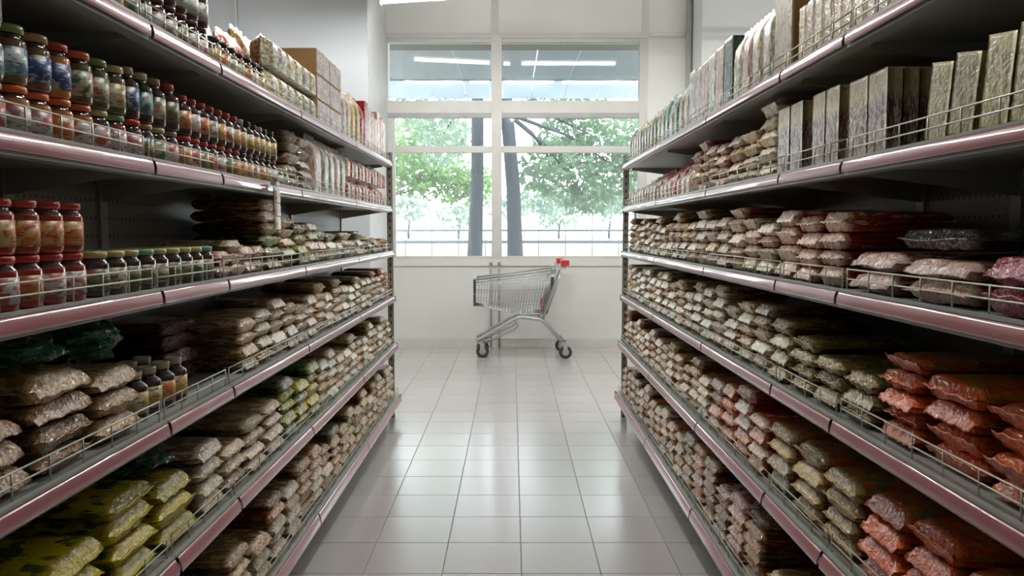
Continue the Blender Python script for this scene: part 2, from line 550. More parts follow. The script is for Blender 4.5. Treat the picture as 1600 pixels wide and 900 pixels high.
def panel_mat():
    """perforated steel back panel: rows of small dark holes"""
    m, nt, bs = nodes_of('perforated_panel')
    oc = coord(nt)
    sp = nt.nodes.new('ShaderNodeSeparateXYZ')
    nt.links.new(oc, sp.inputs[0])
    def cell(s, w):
        return math_n(nt, 'ABSOLUTE', math_n(nt, 'SUBTRACT', math_n(nt, 'FRACT', math_n(nt, 'DIVIDE', s, w)), 0.5))
    a, b = cell(sp.outputs[1], 0.025), cell(sp.outputs[2], 0.05)
    hole = math_n(nt, 'MULTIPLY', math_n(nt, 'LESS_THAN', a, 0.16), math_n(nt, 'LESS_THAN', b, 0.08))
    nt.links.new(mixc(nt, hole, (0.24, 0.25, 0.235), (0.02, 0.02, 0.02)), bs.inputs['Base Color'])
    bs.inputs['Roughness'].default_value = 0.45
    return m
M_panel = panel_mat()

def post_mat():
    m, nt, bs = nodes_of('slotted_post')
    oc = coord(nt)
    sp = nt.nodes.new('ShaderNodeSeparateXYZ')
    nt.links.new(oc, sp.inputs[0])
    fz = math_n(nt, 'FRACT', math_n(nt, 'DIVIDE', sp.outputs[2], 0.05))
    slot = math_n(nt, 'LESS_THAN', fz, 0.4)
    cx = math_n(nt, 'LESS_THAN', math_n(nt, 'ABSOLUTE', sp.outputs[0]), 0.005)
    nt.links.new(mixc(nt, math_n(nt, 'MULTIPLY', slot, cx), (0.40, 0.41, 0.37), (0.03, 0.03, 0.03)), bs.inputs['Base Color'])
    bs.inputs['Roughness'].default_value = 0.4
    return m
M_post = post_mat()

def gondola(side):
    s = -1 if side == 'L' else 1
    word = 'left' if s < 0 else 'right'
    g = empty('gondola_shelving', (s * 1.0, (YE + YN) / 2, 0))
    tag(g, 'long grey steel shelving run with pink price strips along the %s of the aisle' % word, 'shelving', 'gondola shelving runs')
    gx, gy = g.location.x, g.location.y
    def put(mb, name, mat, smooth=False, parent=None):
        o = mb.build(name, mat, parent or g, smooth)
        if parent is None:
            o.location = (-gx, -gy, 0)
        return o
    def sx(a, b):
        return (min(s * a, s * b), max(s * a, s * b))
    # back panels and uprights
    for k in range(len(JO) - 1):
        put(MB().box(*sx(XBK, XBK + 0.02), JO[k] + 0.02, JO[k + 1] - 0.02, 0.10, 1.84), 'back_panel', M_panel)
    for y in JO:
        yy = min(max(y, YN + 0.02), YE - 0.02)
        o = MB().box(-0.02, 0.02, -0.02, 0.02, 0, 1.9).build('upright', M_post, g)
        o.location = (s * (XBK + 0.012) - gx, yy - gy, 0)
    # slotted post and end foot at the aisle corner by the window
    o = MB().box(-0.02, 0.02, -0.003, 0.003, 0.0, ZT[side][1] + 0.06).box(*( (-0.02, -0.014) if s < 0 else (0.014, 0.02)), 0.003, 0.035, 0.0, ZT[side][1] + 0.06).build('end_post', M_post, g)
    o.location = (s * 0.832 - gx if s < 0 else s * 0.775 - gx, YE + 0.012 - gy, 0)
    # kick plate
    put(MB().box(*sx(0.86, 0.88), YN, YE - 0.05, 0, 0.115), 'kick_plate', M_metal)
    for i in range(1, 7):
        xf, zt, lh = XF[side][i], ZT[side][i], LH[side][i]
        for k in range(len(JO) - 1):
            y0, y1 = JO[k] + 0.0015, JO[k + 1] - 0.0015
            mb = MB()
            mb.box(*sx(xf + 0.004, XBK - 0.002), y0, y1, zt - 0.026, zt - 0.005)
            mb.box(*sx(xf + 0.004, xf + 0.010), y0, y1, zt - lh - 0.004, zt - 0.003)      # front fold
            mb.box(*sx(xf + 0.004, xf + 0.040), y0, y1, zt - lh - 0.007, zt - lh - 0.004)  # return
            mb.box(*sx(xf + 0.001, xf + 0.014), y0, y1, zt - 0.006, zt)                    # rolled top edge
            sh = put(mb, 'shelf_board', M_metal)
            # price strip: a shallow curved profile, 3 mm thick
            pm = MB()
            prof = []
            for t in range(7):
                q = t / 6
                prof.append((xf - 0.0025 * math.sin(PI * q) - 0.001 - 0.010 * (1 - q) * (0.35 if i < 5 else 1.0), zt - lh + (lh - 0.007) * q))
            n = len(prof)
            ys = [y0 + 0.006 + (y1 - y0 - 0.012) * a / 4 for a in range(5)]
            for y in ys:
                pm.v += [(s * a, y, b) for a, b in prof] + [(s * (a + 0.003), y, b) for a, b in reversed(prof)]
            m2 = 2 * n
            for a in range(len(ys) - 1):
                for j in range(m2):
                    q = (a * m2 + j, a * m2 + (j + 1) % m2, (a + 1) * m2 + (j + 1) % m2, (a + 1) * m2 + j)
                    pm.f.append(q if s > 0 else q[::-1])
            nv_ = len(pm.v)
            pm.v += pm.v[:m2] + pm.v[-m2:]
            e0 = tuple(range(nv_, nv_ + m2))
            e1 = tuple(range(nv_ + m2, nv_ + 2 * m2))
            pm.f += [e0[::-1], e1] if s > 0 else [e0, e1[::-1]]
            put(pm, 'price_strip', M_lip, True, sh)
            # bracket under each end
            if i < 6:
                for y in (y0 + 0.004, y1 - 0.004):
                    bk, b = MB(), 0
                    for dy in (-0.0015, 0.0015):
                        bk.v += [(s * (xf + 0.06), y + dy, zt - 0.026), (s * XBK, y + dy, zt - 0.026), (s * XBK, y + dy, zt - 0.085), (s * (xf + 0.06), y + dy, zt - 0.040)]
                    bk.f += [(b, b + 1, b + 2, b + 3), (b + 7, b + 6, b + 5, b + 4)] + [(b + q, b + 4 + q, b + 4 + (q + 1) % 4, b + (q + 1) % 4) for q in range(4)]
                    put(bk, 'bracket', M_metal, False, sh)
            # wire guard: two rails on short stems
            wg = MB()
            gxf = s * (xf + 0.016)
            for hz in (0.024, 0.046):
                wg.tube([(gxf, y0 + 0.01, zt + hz), (gxf, y1 - 0.01, zt + hz)], 0.0019, 5)
            nst = max(2, int(round((y1 - y0) / 0.115)))
            for q in range(nst + 1):
                y = y0 + 0.012 + (y1 - y0 - 0.024) * q / nst
                wg.tube([(gxf, y, zt - 0.006), (gxf, y, zt + 0.046)], 0.0019, 5)
            put(wg, 'wire_guard', M_wire, True, sh)
    # end bumpers of the strips
    for i in range(1, 7):
        xf, zt, lh = XF[side][i], ZT[side][i], LH[side][i]
        put(MB().box(*sx(xf - 0.006, xf + 0.02), YE - 0.001, YE + 0.006, zt - lh - 0.006, zt - 0.002), 'end_cap', M_metal)
    return g
gondola('L')
gondola('R')

# ------------------------------------------------------------------ shopping trolley
M_chrome = plain('zinc_wire', (0.50, 0.52, 0.51), 0.3, metal=0.75, var=0.06)
M_frameT = plain('trolley_tube', (0.50, 0.52, 0.50), 0.28, metal=0.7, var=0.05)
M_rubber = plain('wheel_rubber', (0.035, 0.037, 0.036), 0.55, var=0.2)
M_hub = plain('wheel_hub', (0.42, 0.43, 0.42), 0.4, var=0.1)
M_black = plain('black_plastic', (0.06, 0.06, 0.06), 0.45)
M_red = plain('red_plastic', (0.62, 0.045, 0.03), 0.3, coat=0.3)
M_gclip = plain('grey_clip', (0.60, 0.64, 0.64), 0.4)

def trolley():
    t = empty('shopping_trolley', (0.06, 8.27, 0), 0.03)
    tag(t, 'wire shopping trolley with red handle parked side-on below the window', 'trolley')
    # the basket narrows to the front: half width from 0.18 (front) to 0.26 (handle end)
    def P(x, side, z, f=None):
        u = (x + 0.45) / 0.85
        w = 0.17 + 0.08 * u
        return (x, side * w, z)
    top = lambda u: (-0.43 + 0.80 * u, 0.805 + 0.095 * u)
    def bot(u):
        x = -0.44 + 0.72 * u
        z = 0.535 - 0.085 * min(1, u / 0.62) if u < 0.62 else 0.450
        return (x, z)
    NV = 26
    for sd, nm in ((-1, 'near'), (1, 'far')):
        mb = MB()
        for k in range(NV + 1):
            u = k / NV
            (xa, za), (xb, zb) = top(u), bot(u)
            mb.tube([P(xa, sd, za), (xb, sd * (0.14 + 0.07 * u), zb)], 0.0028, 5)
        for q in (0.22, 0.5, 0.78):
            pts = []
            for k in range(9):
                u = k / 8
                (xa, za), (xb, zb) = top(u), bot(u)
                a, b = Vector(P(xa, sd, za)), Vector((xb, sd * (0.14 + 0.07 * u), zb))
                pts.append(a.lerp(b, q))
            mb.tube(pts, 0.0028, 5)
        mb.build('basket_side', M_chrome, t, True)
        rim = MB()
        rim.tube([P(top(0)[0], sd, top(0)[1]), P(top(1)[0], sd, top(1)[1])], 0.008, 8)
        rim.tube([P(top(0)[0], sd, top(0)[1] - 0.035), P(top(1)[0], sd, top(1)[1] - 0.03)], 0.0045, 6)
        rim.tube([(bot(k / 8)[0], sd * (0.14 + 0.07 * k / 8), bot(k / 8)[1]) for k in range(9)], 0.006, 6)
        rim.build('basket_rim', M_frameT, t, True)
        # handle arm: slanted double tube carrying the handle
        arm = MB()
        arm.tube([(0.245, sd * 0.225, 0.40), (0.33, sd * 0.245, 0.66), (0.405, sd * 0.262, 0.90), (0.455, sd * 0.265, 0.955)], 0.012, 8)
        arm.tube([(0.285, sd * 0.218, 0.45), (0.37, sd * 0.250, 0.70), (0.42, sd * 0.262, 0.88)], 0.008, 8)
        ao = arm.build('handle_arm', M_frameT, t, True)
        MB().bbox(0.40, 0.475, sd * 0.262 - 0.018, sd * 0.262 + 0.018, 0.905, 0.965, 0.008).build('handle_clip', M_gclip, ao)
        MB().bbox(0.325, 0.355, sd * 0.235 - 0.012, sd * 0.235 + 0.012, 0.68, 0.83, 0.006).build('seat_hinge', M_black, ao)
        # chassis tube: from the front castor up under the basket and down to the rear castor
        ch = MB()
        yF, yR = sd * 0.155, sd * 0.245
        ch.tube([(-0.43, yF, 0.170), (-0.40, yF, 0.190), (-0.02, sd * 0.185, 0.405), (0.03, sd * 0.19, 0.420), (0.22, sd * 0.225, 0.395), (0.25, sd * 0.228, 0.375), (0.44, yR, 0.165)], 0.0165, 10)
        ch.tube([(-0.36, yF, 0.145), (-0.05, sd * 0.18, 0.285), (-0.01, sd * 0.185, 0.320), (-0.015, sd * 0.185, 0.395)], 0.011, 8)
        ch.build('chassis_tube', M_frameT, t, True)
        # castors
        for (wx, wy) in ((-0.365, yF), (0.475, yR)):
            fk = MB()
            lean = 0.055 if wx > 0 else -0.01
            for e in (-0.024, 0.024):
                fk.box(wx - 0.024, wx + 0.018, wy + e - 0.003, wy + e + 0.003, 0.06, 0.155)
            fk.lathe([(0.0, 0), (0.026, 0), (0.026, 0.03), (0, 0.03)], 12, (wx - 0.02, wy, 0.140), cap=False)
            co = fk.build('castor_fork', M_hub, t)
            wo = MB().lathe([(0.050, -0.017), (0.062, -0.015), (0.066, -0.007), (0.066, 0.007), (0.062, 0.015), (0.050, 0.017)], 22, (wx, wy, 0.066), 'y').build('wheel', M_rubber, co, True)
            MB().lathe([(0.0, -0.019), (0.034, -0.019), (0.036, 0.0), (0.034, 0.019), (0.0, 0.019)], 18, (wx, wy, 0.066), 'y', False).build('hub', M_hub, wo)
    # front panel with black bumpers
    fr = MB()
    for k in range(9):
        w = -1 + 2 * k / 8
        fr.tube([(-0.43, w * 0.172, 0.805), (-0.44, w * 0.140, 0.535)], 0.0028, 5)
    for q in (0.0, 0.33, 0.66, 1.0):
        fr.tube([(-0.43 - 0.01 * q, -0.172 + 0.032 * q, 0.805 - 0.27 * q), (-0.43 - 0.01 * q, 0.172 - 0.032 * q, 0.805 - 0.27 * q)], 0.004, 5)
    fr.build('basket_front', M_chrome, t, True)
    for a, b in ((0.665, 0.800), (0.530, 0.645)):
        MB().bbox(-0.458, -0.436, -0.185, 0.185, a, b, 0.006).build('bumper', M_black, t)
    MB().bbox(-0.456, -0.425, -0.19, 0.19, 0.802, 0.825, 0.006).build('front_cap', M_gclip, t)
    # bottom grid
    bt = MB()
    for k in range(13):
        v = -1 + 2 * k / 12
        bt.tube([(bot(j / 6)[0], v * (0.14 + 0.07 * j / 6), bot(j / 6)[1]) for j in range(7)], 0.0028, 5)
    for k in range(8):
        x, z = bot(k / 7)
        w = 0.14 + 0.07 * k / 7
        bt.tube([(x, -w, z - 0.004), (x, w, z - 0.004)], 0.0035, 5)
    bt.build('basket_bottom', M_chrome, t, True)
    # rear flap and folded child seat
    rf = MB()
    for k in range(13):
        v = -1 + 2 * k / 12
        rf.tube([(0.37, v * 0.245, 0.895), (0.28, v * 0.21, 0.455)], 0.0028, 5)
    for q in (0.0, 0.3, 0.65, 1.0):
        rf.tube([(0.37 - 0.09 * q, -0.245 + 0.035 * q, 0.895 - 0.44 * q), (0.37 - 0.09 * q, 0.245 - 0.035 * q, 0.895 - 0.44 * q)], 0.004, 5)
    rfo = rf.build('rear_flap', M_chrome, t, True)
    st = MB()
    for k in range(11):
        v = -1 + 2 * k / 10
        st.tube([(0.335, v * 0.215, 0.84), (0.262, v * 0.19, 0.50)], 0.0028, 5)
    so = st.build('child_seat', M_chrome, t, True)
    MB().bbox(0.245, 0.265, -0.17, 0.17, 0.485, 0.60, 0.004).build('seat_plate', plain('seat_plate_red', (0.50, 0.16, 0.14), 0.4), so)
    # undercarriage cross bars
    for (x, z, w) in ((-0.395, 0.175, 0.155), (0.02, 0.42, 0.19), (0.24, 0.385, 0.225)):
        MB().tube([(x, -w, z), (x, w, z)], 0.012, 8).build('cross_bar', M_frameT, t, True)
    # handle: red bar with paler middle sleeve
    hb = MB().tube([(0.475, -0.29, 0.972), (0.475, 0.29, 0.972)], 0.021, 12).build('handle', M_red, t, True)
    for sd in (-1, 1):
        MB().bbox(0.42, 0.505, sd * 0.27 - 0.03, sd * 0.27 + 0.03, 0.945, 1.000, 0.008).build('handle_end', M_red, hb)
    MB().tube([(0.475, -0.12, 0.972), (0.475, 0.12, 0.972)], 0.0225, 12).build('handle_sleeve', plain('white_plastic', (0.75, 0.74, 0.72), 0.4), hb, True)
trolley()

# ------------------------------------------------------------------ stock: shapes
ORD = ['zeroth', 'first', 'second', 'third', 'fourth', 'fifth', 'sixth', 'seventh', 'eighth', 'ninth', 'tenth', 'eleventh', 'twelfth', 'thirteenth',
       'fourteenth', 'fifteenth', 'sixteenth', 'seventeenth', 'eighteenth', 'nineteenth', 'twentieth', 'twenty-first', 'twenty-second', 'twenty-third',
       'twenty-fourth', 'twenty-fifth', 'twenty-sixth', 'twenty-seventh', 'twenty-eighth', 'twenty-ninth', 'thirtieth']
SIDE = {'L': 'left', 'R': 'right'}

def layer_word(k, n):
    if n == 1:
        return 'only one'
    if k == 0:
        return 'bottom one'
    if k == n - 1:
        return 'topmost'
    return ORD[k + 1] + '-lowest'

BAGS = {}
def bag_mesh(L, W, T, seed, mat):
    """film bag lying flat: plump middle, gathered sealed front end with a crimped fin at x = 0"""
    key = (round(L, 3), round(W, 3), round(T, 3), seed)
    if key not in BAGS:
        nu, nv = 15, 10
        fin = 0.007
        V, F = [], []
        us = [0.0, 0.35, 0.7, 1.0] + [1.0 + (i + 1) for i in range(nu - 3)]
        xs = []
        for i, a in enumerate(us):
            if a <= 1.0:
                xs.append(fin * a)
            else:
                q = (a - 1) / (nu - 3)
                q = q * q * (3 - 2 * q) * 0.8 + q * 0.2
                xs.append(fin + (L - fin) * q)
        ns = len(xs)
        sd = Vector((seed * 7.3, seed * 3.1, 0))
        def hgt(x, v):
            if x <= fin:
                return 0.0012
            q = (x - fin) / (L - fin)
            e = (1 - abs(2 * q - 1) ** 14) ** 0.4 if 0 < q < 1 else 0
            w = max(0.0, 1 - abs(v) ** 6.0) ** 0.45
            return 0.0012 + T * 0.5 * e * w * 0.96
        for side in (1, -1):
            for i, x in enumerate(xs):
                pinch = 1.0
                if x < 0.07:
                    pinch = 0.86 + 0.14 * (x / 0.07)
                for j in range(nv + 1):
                    v = -1 + 2 * j / nv
                    y = v * W * 0.5 * pinch * (1 + 0.03 * noise.noise(Vector((x * 30, v, seed))))
                    h = hgt(x, v)
                    wr = noise.noise(Vector((x * 26, y * 60, seed * 2.7)) + sd) * 0.10 + noise.noise(Vector((x * 70, y * 95, seed * 5.1)) + sd) * 0.05
                    if x < 0.09:      # gathers run out of the seal
                        wr += 0.22 * math.sin(y * 320 + seed) * (1 - x / 0.09)
                    z = side * h * (1 + wr) - (T * 0.06 * max(0, side * wr))
                    zc = 0.0
                    if x <= fin:
                        z += 0.0025 * math.sin(y * 260 + seed)
                        zc = (seed % 3 - 1) * 0.010 * (1 - x / fin)
                    V.append((x, y, T * 0.5 + z + zc))
        row = nv + 1
        off = ns * row
        for i in range(ns - 1):
            for j in range(nv):
                a = i * row + j
                F.append((a, a + row, a + row + 1, a + 1))
                b = off + a
                F.append((b, b + 1, b + row + 1, b + row))
        for i in range(ns - 1):
            for j in (0, nv):
                a = i * row + j
                q = (a, off + a, off + a + row, a + row)
                F.append(q if j == nv else q[::-1])
        for j in range(nv):
            F.append((j, j + 1, off + j + 1, off + j))
            a = (ns - 1) * row + j
            F.append((a + 1, a, off + a, off + a + 1))
        zs = [v[2] for v in V]
        lo, hi = min(zs), max(zs)
        BAGS[key] = ([(x, y, max(0.0, min(T, z))) for x, y, z in V], F)
    key2 = key + (mat.name,)
    if key2 not in BAGS:
        m = MB()
        m.v, m.f = BAGS[key]
        BAGS[key2] = m.mesh('bag', mat, True)
    return BAGS[key2]

PCH = {}
def pouch_mesh(D, W, Hh, seed, mat, brick=False):
    """upright pouch: D thick (x), W wide (y), Hh tall, crimped seal along the top"""
    key = (D, W, Hh, seed, mat.name, brick)
    if key in PCH:
        return PCH[key]
    nz, nv = 11, 8
    mb = MB()
    zs = [0, 0.03, 0.08, 0.18, 0.32, 0.46, 0.60, 0.74, 0.85, 0.93, 0.955, 1.0]
    for side in (1, -1):
        for q in zs:
            e = 0.95 if q < 0.05 else (max(0.03, 1 - ((q - 0.55) / 0.41) ** 2.6) if q > 0.55 else 1.0)
            if brick:
                e = 0.99
            elif q > 0.94:
                e = 0.03
            for j in range(nv + 1):
                v = -1 + 2 * j / nv
                w = max(0.05, (1 - abs(v) ** 7) ** 0.5) if q > 0.05 else max(0.2, (1 - abs(v) ** 8) ** 0.5)
                if brick:
                    w = 1.0 if abs(v) < 0.99 else 0.93
                wr = 1 + (0.03 if brick else 0.14) * noise.noise(Vector((q * 5 + seed, v * 3, side + seed * 1.7)))
                mb.v.append((D * 0.5 - side * D * 0.5 * min(1, e * w * wr), v * W * 0.5 * (1 - (0 if brick else 0.03) * math.sin(q * PI)), q * Hh + (0.004 * math.sin(v * 9 + seed) if q > 0.97 and not brick else 0)))
    row, ns = nv + 1, len(zs)
    off = row * ns
    for i in range(ns - 1):
        for j in range(nv):
            a = i * row + j
            mb.f.append((a, a + row, a + row + 1, a + 1))
            b = off + a
            mb.f.append((b, b + 1, b + row + 1, b + row))
        for j in (0, nv):
            a = i * row + j
            q = (a, off + a, off + a + row, a + row)
            mb.f.append(q if j == nv else q[::-1])
    for j in range(nv):
        mb.f.append((j, j + 1, off + j + 1, off + j))
        a = (ns - 1) * row + j
        mb.f.append((a + 1, a, off + a, off + a + 1))
    PCH[key] = mb.mesh('pouch', mat, True)
    return PCH[key]

def place(side, shelf, d, y, z):
    """point d behind the strip of a shelf, at aisle distance y, z above the board"""
    s = -1 if side == 'L' else 1
    return (s * (XF[side][shelf] + d), y, ZT[side][shelf] - 0.005 + z), (0 if s > 0 else PI)

def shelf_name(side, shelf):
    return '%s %s shelf' % (SW[shelf], SIDE[side])

def bag_run(side, shelf, y0, y1, W, T, layers, mats, name, look, L=0.25, d=0.025, jit=0.008, zbase=0.0, skew=0.022, cat='bag'):
    """side-by-side stacks of film bags from y0 (near) to y1 (window end)"""
    n = max(1, int(round((y1 - y0) / W)))
    p = (y1 - y0) / n
    for c in range(n):
        y = y0 + p * (c + 0.5)
        nl = layers[c % len(layers)] if isinstance(layers, (list, tuple)) else layers
        zz = zbase + 0.0012
        for k in range(nl):
            mat = mats[(c * 7 + k * 3 + R.randrange(2)) % len(mats)] if len(mats) > 1 else mats[0]
            Tk = T * R.choice((0.86, 0.95, 1.04, 1.12))
            me = bag_mesh(L, p * R.choice((0.88, 0.93, 0.97)), Tk, R.randrange(5), mat)
            loc, rz = place(side, shelf, d + R.uniform(0, jit) + 0.0015 * k, y + R.uniform(-0.004, 0.004), zz)
            o = inst(me, name, None, loc, (R.uniform(-0.005, 0.005), 0, rz + R.uniform(-skew, skew)))
            zz += Tk + 0.0006
            tag(o, '%s, %s of %s stack from window, %s' % (look, layer_word(k, nl), ORD[n - c], shelf_name(side, shelf)), cat,
                '%s on the %s' % (look, shelf_name(side, shelf)))

def pouch_run(side, shelf, y0, y1, W, D, Hh, deep, mats, name, look, d=0.032, lean=0.0, zbase=0.0, cat='packet', hv=0.0, tiers=1, brick=False):
    n = max(1, int(round((y1 - y0) / W)))
    p = (y1 - y0) / n
    for c in range(n):
        y = y0 + p * (c + 0.5)
        for tr_ in range(tiers):
            for k in range(deep):
                h = round(Hh * (1 - hv * ((c * 5) % 4) / 4), 3)
                mat = mats[(c + tr_ + (k > 0) * 0) % len(mats)]
                me = pouch_mesh(D, round(p * ((0.93 if lean else 0.965) if brick else 0.95), 3), h, R.randrange(3), mat, brick)
                loc, rz = place(side, shelf, d + k * D * 1.03, y, zbase + 0.0014 + p * 0.5 * abs(lean) + tr_ * (Hh + 0.004))
                o = inst(me, name, None, loc, (lean + R.uniform(-0.008, 0.008), 0, rz + R.uniform(-0.02, 0.02)))
                if deep > 1:
                    where = 'front one' if k == 0 else ORD[k + 1] + ' behind front'
                    lb = '%s, %s of %s row from window, %s' % (look, where, ORD[n - c], shelf_name(side, shelf))
                elif tiers > 1:
                    lb = '%s, %s tier, %s from window, %s' % (look, 'upper' if tr_ else 'lower', ORD[n - c], shelf_name(side, shelf))
                else:
                    lb = '%s, %s from window in its row, %s' % (look, ORD[n - c], shelf_name(side, shelf))
                tag(o, lb, cat, '%s on the %s' % (look, shelf_name(side, shelf)))

JM = {}
def cached(key, fn):
    if key not in JM:
        JM[key] = fn()
    return JM[key]

def jar(side, shelf, d, y, z, r, h, st, label, group, name='jar'):
    """glass jar: body > paper label, screw lid; st = (lid mat, contents mat, label mat)"""
    lm, cm, pm = st
    tall = h / r > 3.2
    sh, nk = (0.70, 0.80) if not tall else (0.66, 0.80)
    rn = r * (0.80 if not tall else 0.58)
    body = cached(('b', r, h, cm.name), lambda: MB().lathe([(r * 0.86, 0), (r * 0.97, 0.004), (r, 0.012), (r, h * sh), (r * 0.97, h * (sh + 0.05)), (rn * 1.03, h * nk), (rn, h * (nk + 0.02)), (rn, h * 0.90)], 18).mesh('jar', cm, True))
    lid = cached(('l', r, h, lm.name), lambda: MB().lathe([(rn * 1.05, h * 0.855), (rn * 1.12, h * 0.858), (rn * 1.13, h * 0.975), (rn * 1.07, h * 0.998), (rn * 0.9, h), (rn * 0.85, h * 0.99), (0.001, h * 0.99)], 18).mesh('lid', lm, True))
    z0, z1 = (0.14, 0.62) if not tall else (0.16, 0.60)
    pap = cached(('p', r, h, pm.name), lambda: MB().lathe([(r * 1.003, h * z0), (r * 1.014, h * z0), (r * 1.014, h * z1), (r * 1.003, h * z1)], 18, cap=False).mesh('paper_label', pm, True))
    loc, rz = place(side, shelf, d + r, y, z + 0.0006)
    o = inst(body, name, None, loc, (0, 0, R.uniform(0, 6.28)))
    inst(lid, 'lid', o)
    inst(pap, 'paper_label', o)
    tag(o, label, 'jar', group)
    return o

def colour_lid(n, c):
    return plain('lid_' + n, c, 0.25, var=0.04, coat=0.3)
LID = {
    'red': colour_lid('red', (0.50, 0.028, 0.012)), 'orange': colour_lid('orange', (0.70, 0.13, 0.02)), 'green': colour_lid('green', (0.20, 0.33, 0.07)),
    'tan': colour_lid('tan', (0.42, 0.24, 0.12)), 'yellow': colour_lid('yellow', (0.55, 0.50, 0.20)), 'maroon': colour_lid('maroon', (0.11, 0.02, 0.03)),
    'black': colour_lid('black', (0.02, 0.022, 0.022)), 'mint': colour_lid('mint', (0.20, 0.45, 0.22)), 'cream': colour_lid('cream', (0.60, 0.52, 0.38))}
CON = {
    'amber': jar_mat('amber_pickle', (0.56, 0.19, 0.02), (0.06, 0.03, 0.015)), 'brown': jar_mat('brown_paste', (0.17, 0.09, 0.035), (0.04, 0.02, 0.012)),
    'dark': jar_mat('dark_sauce', (0.055, 0.022, 0.014), (0.015, 0.01, 0.01)), 'red': jar_mat('red_chilli', (0.32, 0.035, 0.015), (0.05, 0.012, 0.01)),
    'green': jar_mat('green_pickle', (0.10, 0.09, 0.03), (0.03, 0.025, 0.015))}
PAP = {
    'blue-white': print_mat('paper_blue_white', (0.62, 0.68, 0.68), (0.16, 0.32, 0.42), (0.10, 0.20, 0.16)), 'blue': print_mat('paper_blue', (0.55, 0.50, 0.42), (0.035, 0.07, 0.20), (0.5, 0.55, 0.6), mid=0.45),
    'red-white': print_mat('paper_red_white', (0.66, 0.62, 0.58), (0.52, 0.10, 0.06), (0.12, 0.20, 0.28)), 'green': print_mat('paper_green', (0.55, 0.50, 0.36), (0.04, 0.17, 0.09), (0.45, 0.12, 0.08)),
    'orange': print_mat('paper_orange', (0.55, 0.19, 0.04), (0.62, 0.45, 0.18), (0.35, 0.05, 0.03)), 'white': print_mat('paper_white', (0.66, 0.68, 0.62), (0.25, 0.33, 0.20), (0.32, 0.14, 0.12), mid=0.58),
    'yellow': print_mat('paper_yellow', (0.55, 0.38, 0.09), (0.62, 0.60, 0.48), (0.20, 0.10, 0.05)), 'olive': print_mat('paper_olive', (0.28, 0.24, 0.10), (0.06, 0.14, 0.07), (0.42, 0.12, 0.08), mid=0.5),
    'teal': print_mat('paper_teal', (0.50, 0.46, 0.34), (0.03, 0.24, 0.28), (0.2, 0.08, 0.05), mid=0.48)}

def jcol(side, shelf, y, idx, tiers, r, d=0.032, pitch_word='column', row=''):
    """one column of stacked jars; tiers = [(lid, contents, paper, height, r)] bottom first"""
    z = 0
    for k, (a, b, c, h) in enumerate(tiers):
        tw = ('lower', 'upper', 'third')[k] + ' tier' if len(tiers) > 1 else 'single tier'
        jar(side, shelf, d + R.uniform(0, 0.005), y + R.uniform(-0.001, 0.001), z, r, h, (LID[a], CON[b], PAP[c]),
            '%s-lidded jar with %s label, %s%s, %s from near end, %s' % (a, c, row, tw, ORD[idx], shelf_name(side, shelf)),
            'jars on the %s' % shelf_name(side, shelf))
        z += h + 0.0012

# ------------------------------------------------------------------ stock: film materials
B = {}
def bm(k, *a, **kw):
    B[k] = bag_mat('film_' + k, *a, **kw)
bm('beige', (0.46, 0.28, 0.13), (0.70, 0.54, 0.34), (0.26, 0.11, 0.03), (0.50, 0.36, 0.18), cover=0.35, film=0.8)
bm('beige2', (0.44, 0.27, 0.16), (0.74, 0.62, 0.47), (0.22, 0.10, 0.035), (0.58, 0.47, 0.32), cover=0.45, film=0.85)
bm('white', (0.62, 0.53, 0.38), (0.84, 0.77, 0.64), (0.44, 0.28, 0.08), (0.66, 0.58, 0.44), cover=0.28, film=0.8)
bm('brown', (0.16, 0.075, 0.025), (0.38, 0.22, 0.10), (0.14, 0.06, 0.02), (0.36, 0.24, 0.11), cover=0.5, film=0.8)
bm('tan', (0.26, 0.14, 0.05), (0.47, 0.31, 0.14), (0.20, 0.12, 0.03), (0.42, 0.31, 0.15), cover=0.4, film=0.75)
bm('olive', (0.24, 0.16, 0.05), (0.42, 0.32, 0.13), (0.13, 0.095, 0.02), (0.34, 0.24, 0.07), cover=0.6, film=0.8)
bm('orange', (0.50, 0.055, 0.008), (0.72, 0.20, 0.07), (0.40, 0.05, 0.008), (0.20, 0.17, 0.04), cover=0.20, film=0.35, ink=0.99)
bm('speckle', (0.34, 0.22, 0.06), (0.54, 0.40, 0.16), (0.52, 0.08, 0.01), (0.11, 0.13, 0.02), cover=0.65, film=0.5, grain=60, rep=1.6, ink=0.85)
bm('redorange', (0.48, 0.10, 0.03), (0.62, 0.28, 0.13), (0.46, 0.035, 0.012), (0.55, 0.12, 0.02), cover=0.75, film=0.5, ink=0.85)
bm('redwhite', (0.55, 0.32, 0.24), (0.76, 0.62, 0.52), (0.46, 0.035, 0.025), (0.62, 0.12, 0.02), cover=0.48, film=0.6, rep=1.3)
bm('pinkwhite', (0.46, 0.20, 0.17), (0.76, 0.64, 0.54), (0.36, 0.045, 0.05), (0.66, 0.56, 0.42), cover=0.35, film=0.6, grain=70, rep=1.4)
bm('magenta', (0.24, 0.008, 0.03), (0.46, 0.035, 0.09), (0.28, 0.01, 0.03), (0.5, 0.16, 0.2), cover=0.35, film=0.35, ink=0.85)
bm('maroon', (0.06, 0.015, 0.012), (0.14, 0.05, 0.04), (0.07, 0.012, 0.012), (0.12, 0.07, 0.03), cover=0.5, film=0.2)
bm('black', (0.030, 0.030, 0.033), (0.10, 0.10, 0.105), (0.025, 0.025, 0.03), (0.22, 0.22, 0.23), cover=0.35, film=0.9, rough=0.12)
bm('yellow', (0.42, 0.33, 0.01), (0.58, 0.48, 0.03), (0.52, 0.42, 0.01), (0.02, 0.075, 0.02), cover=0.75, film=0.12, ink=0.99)
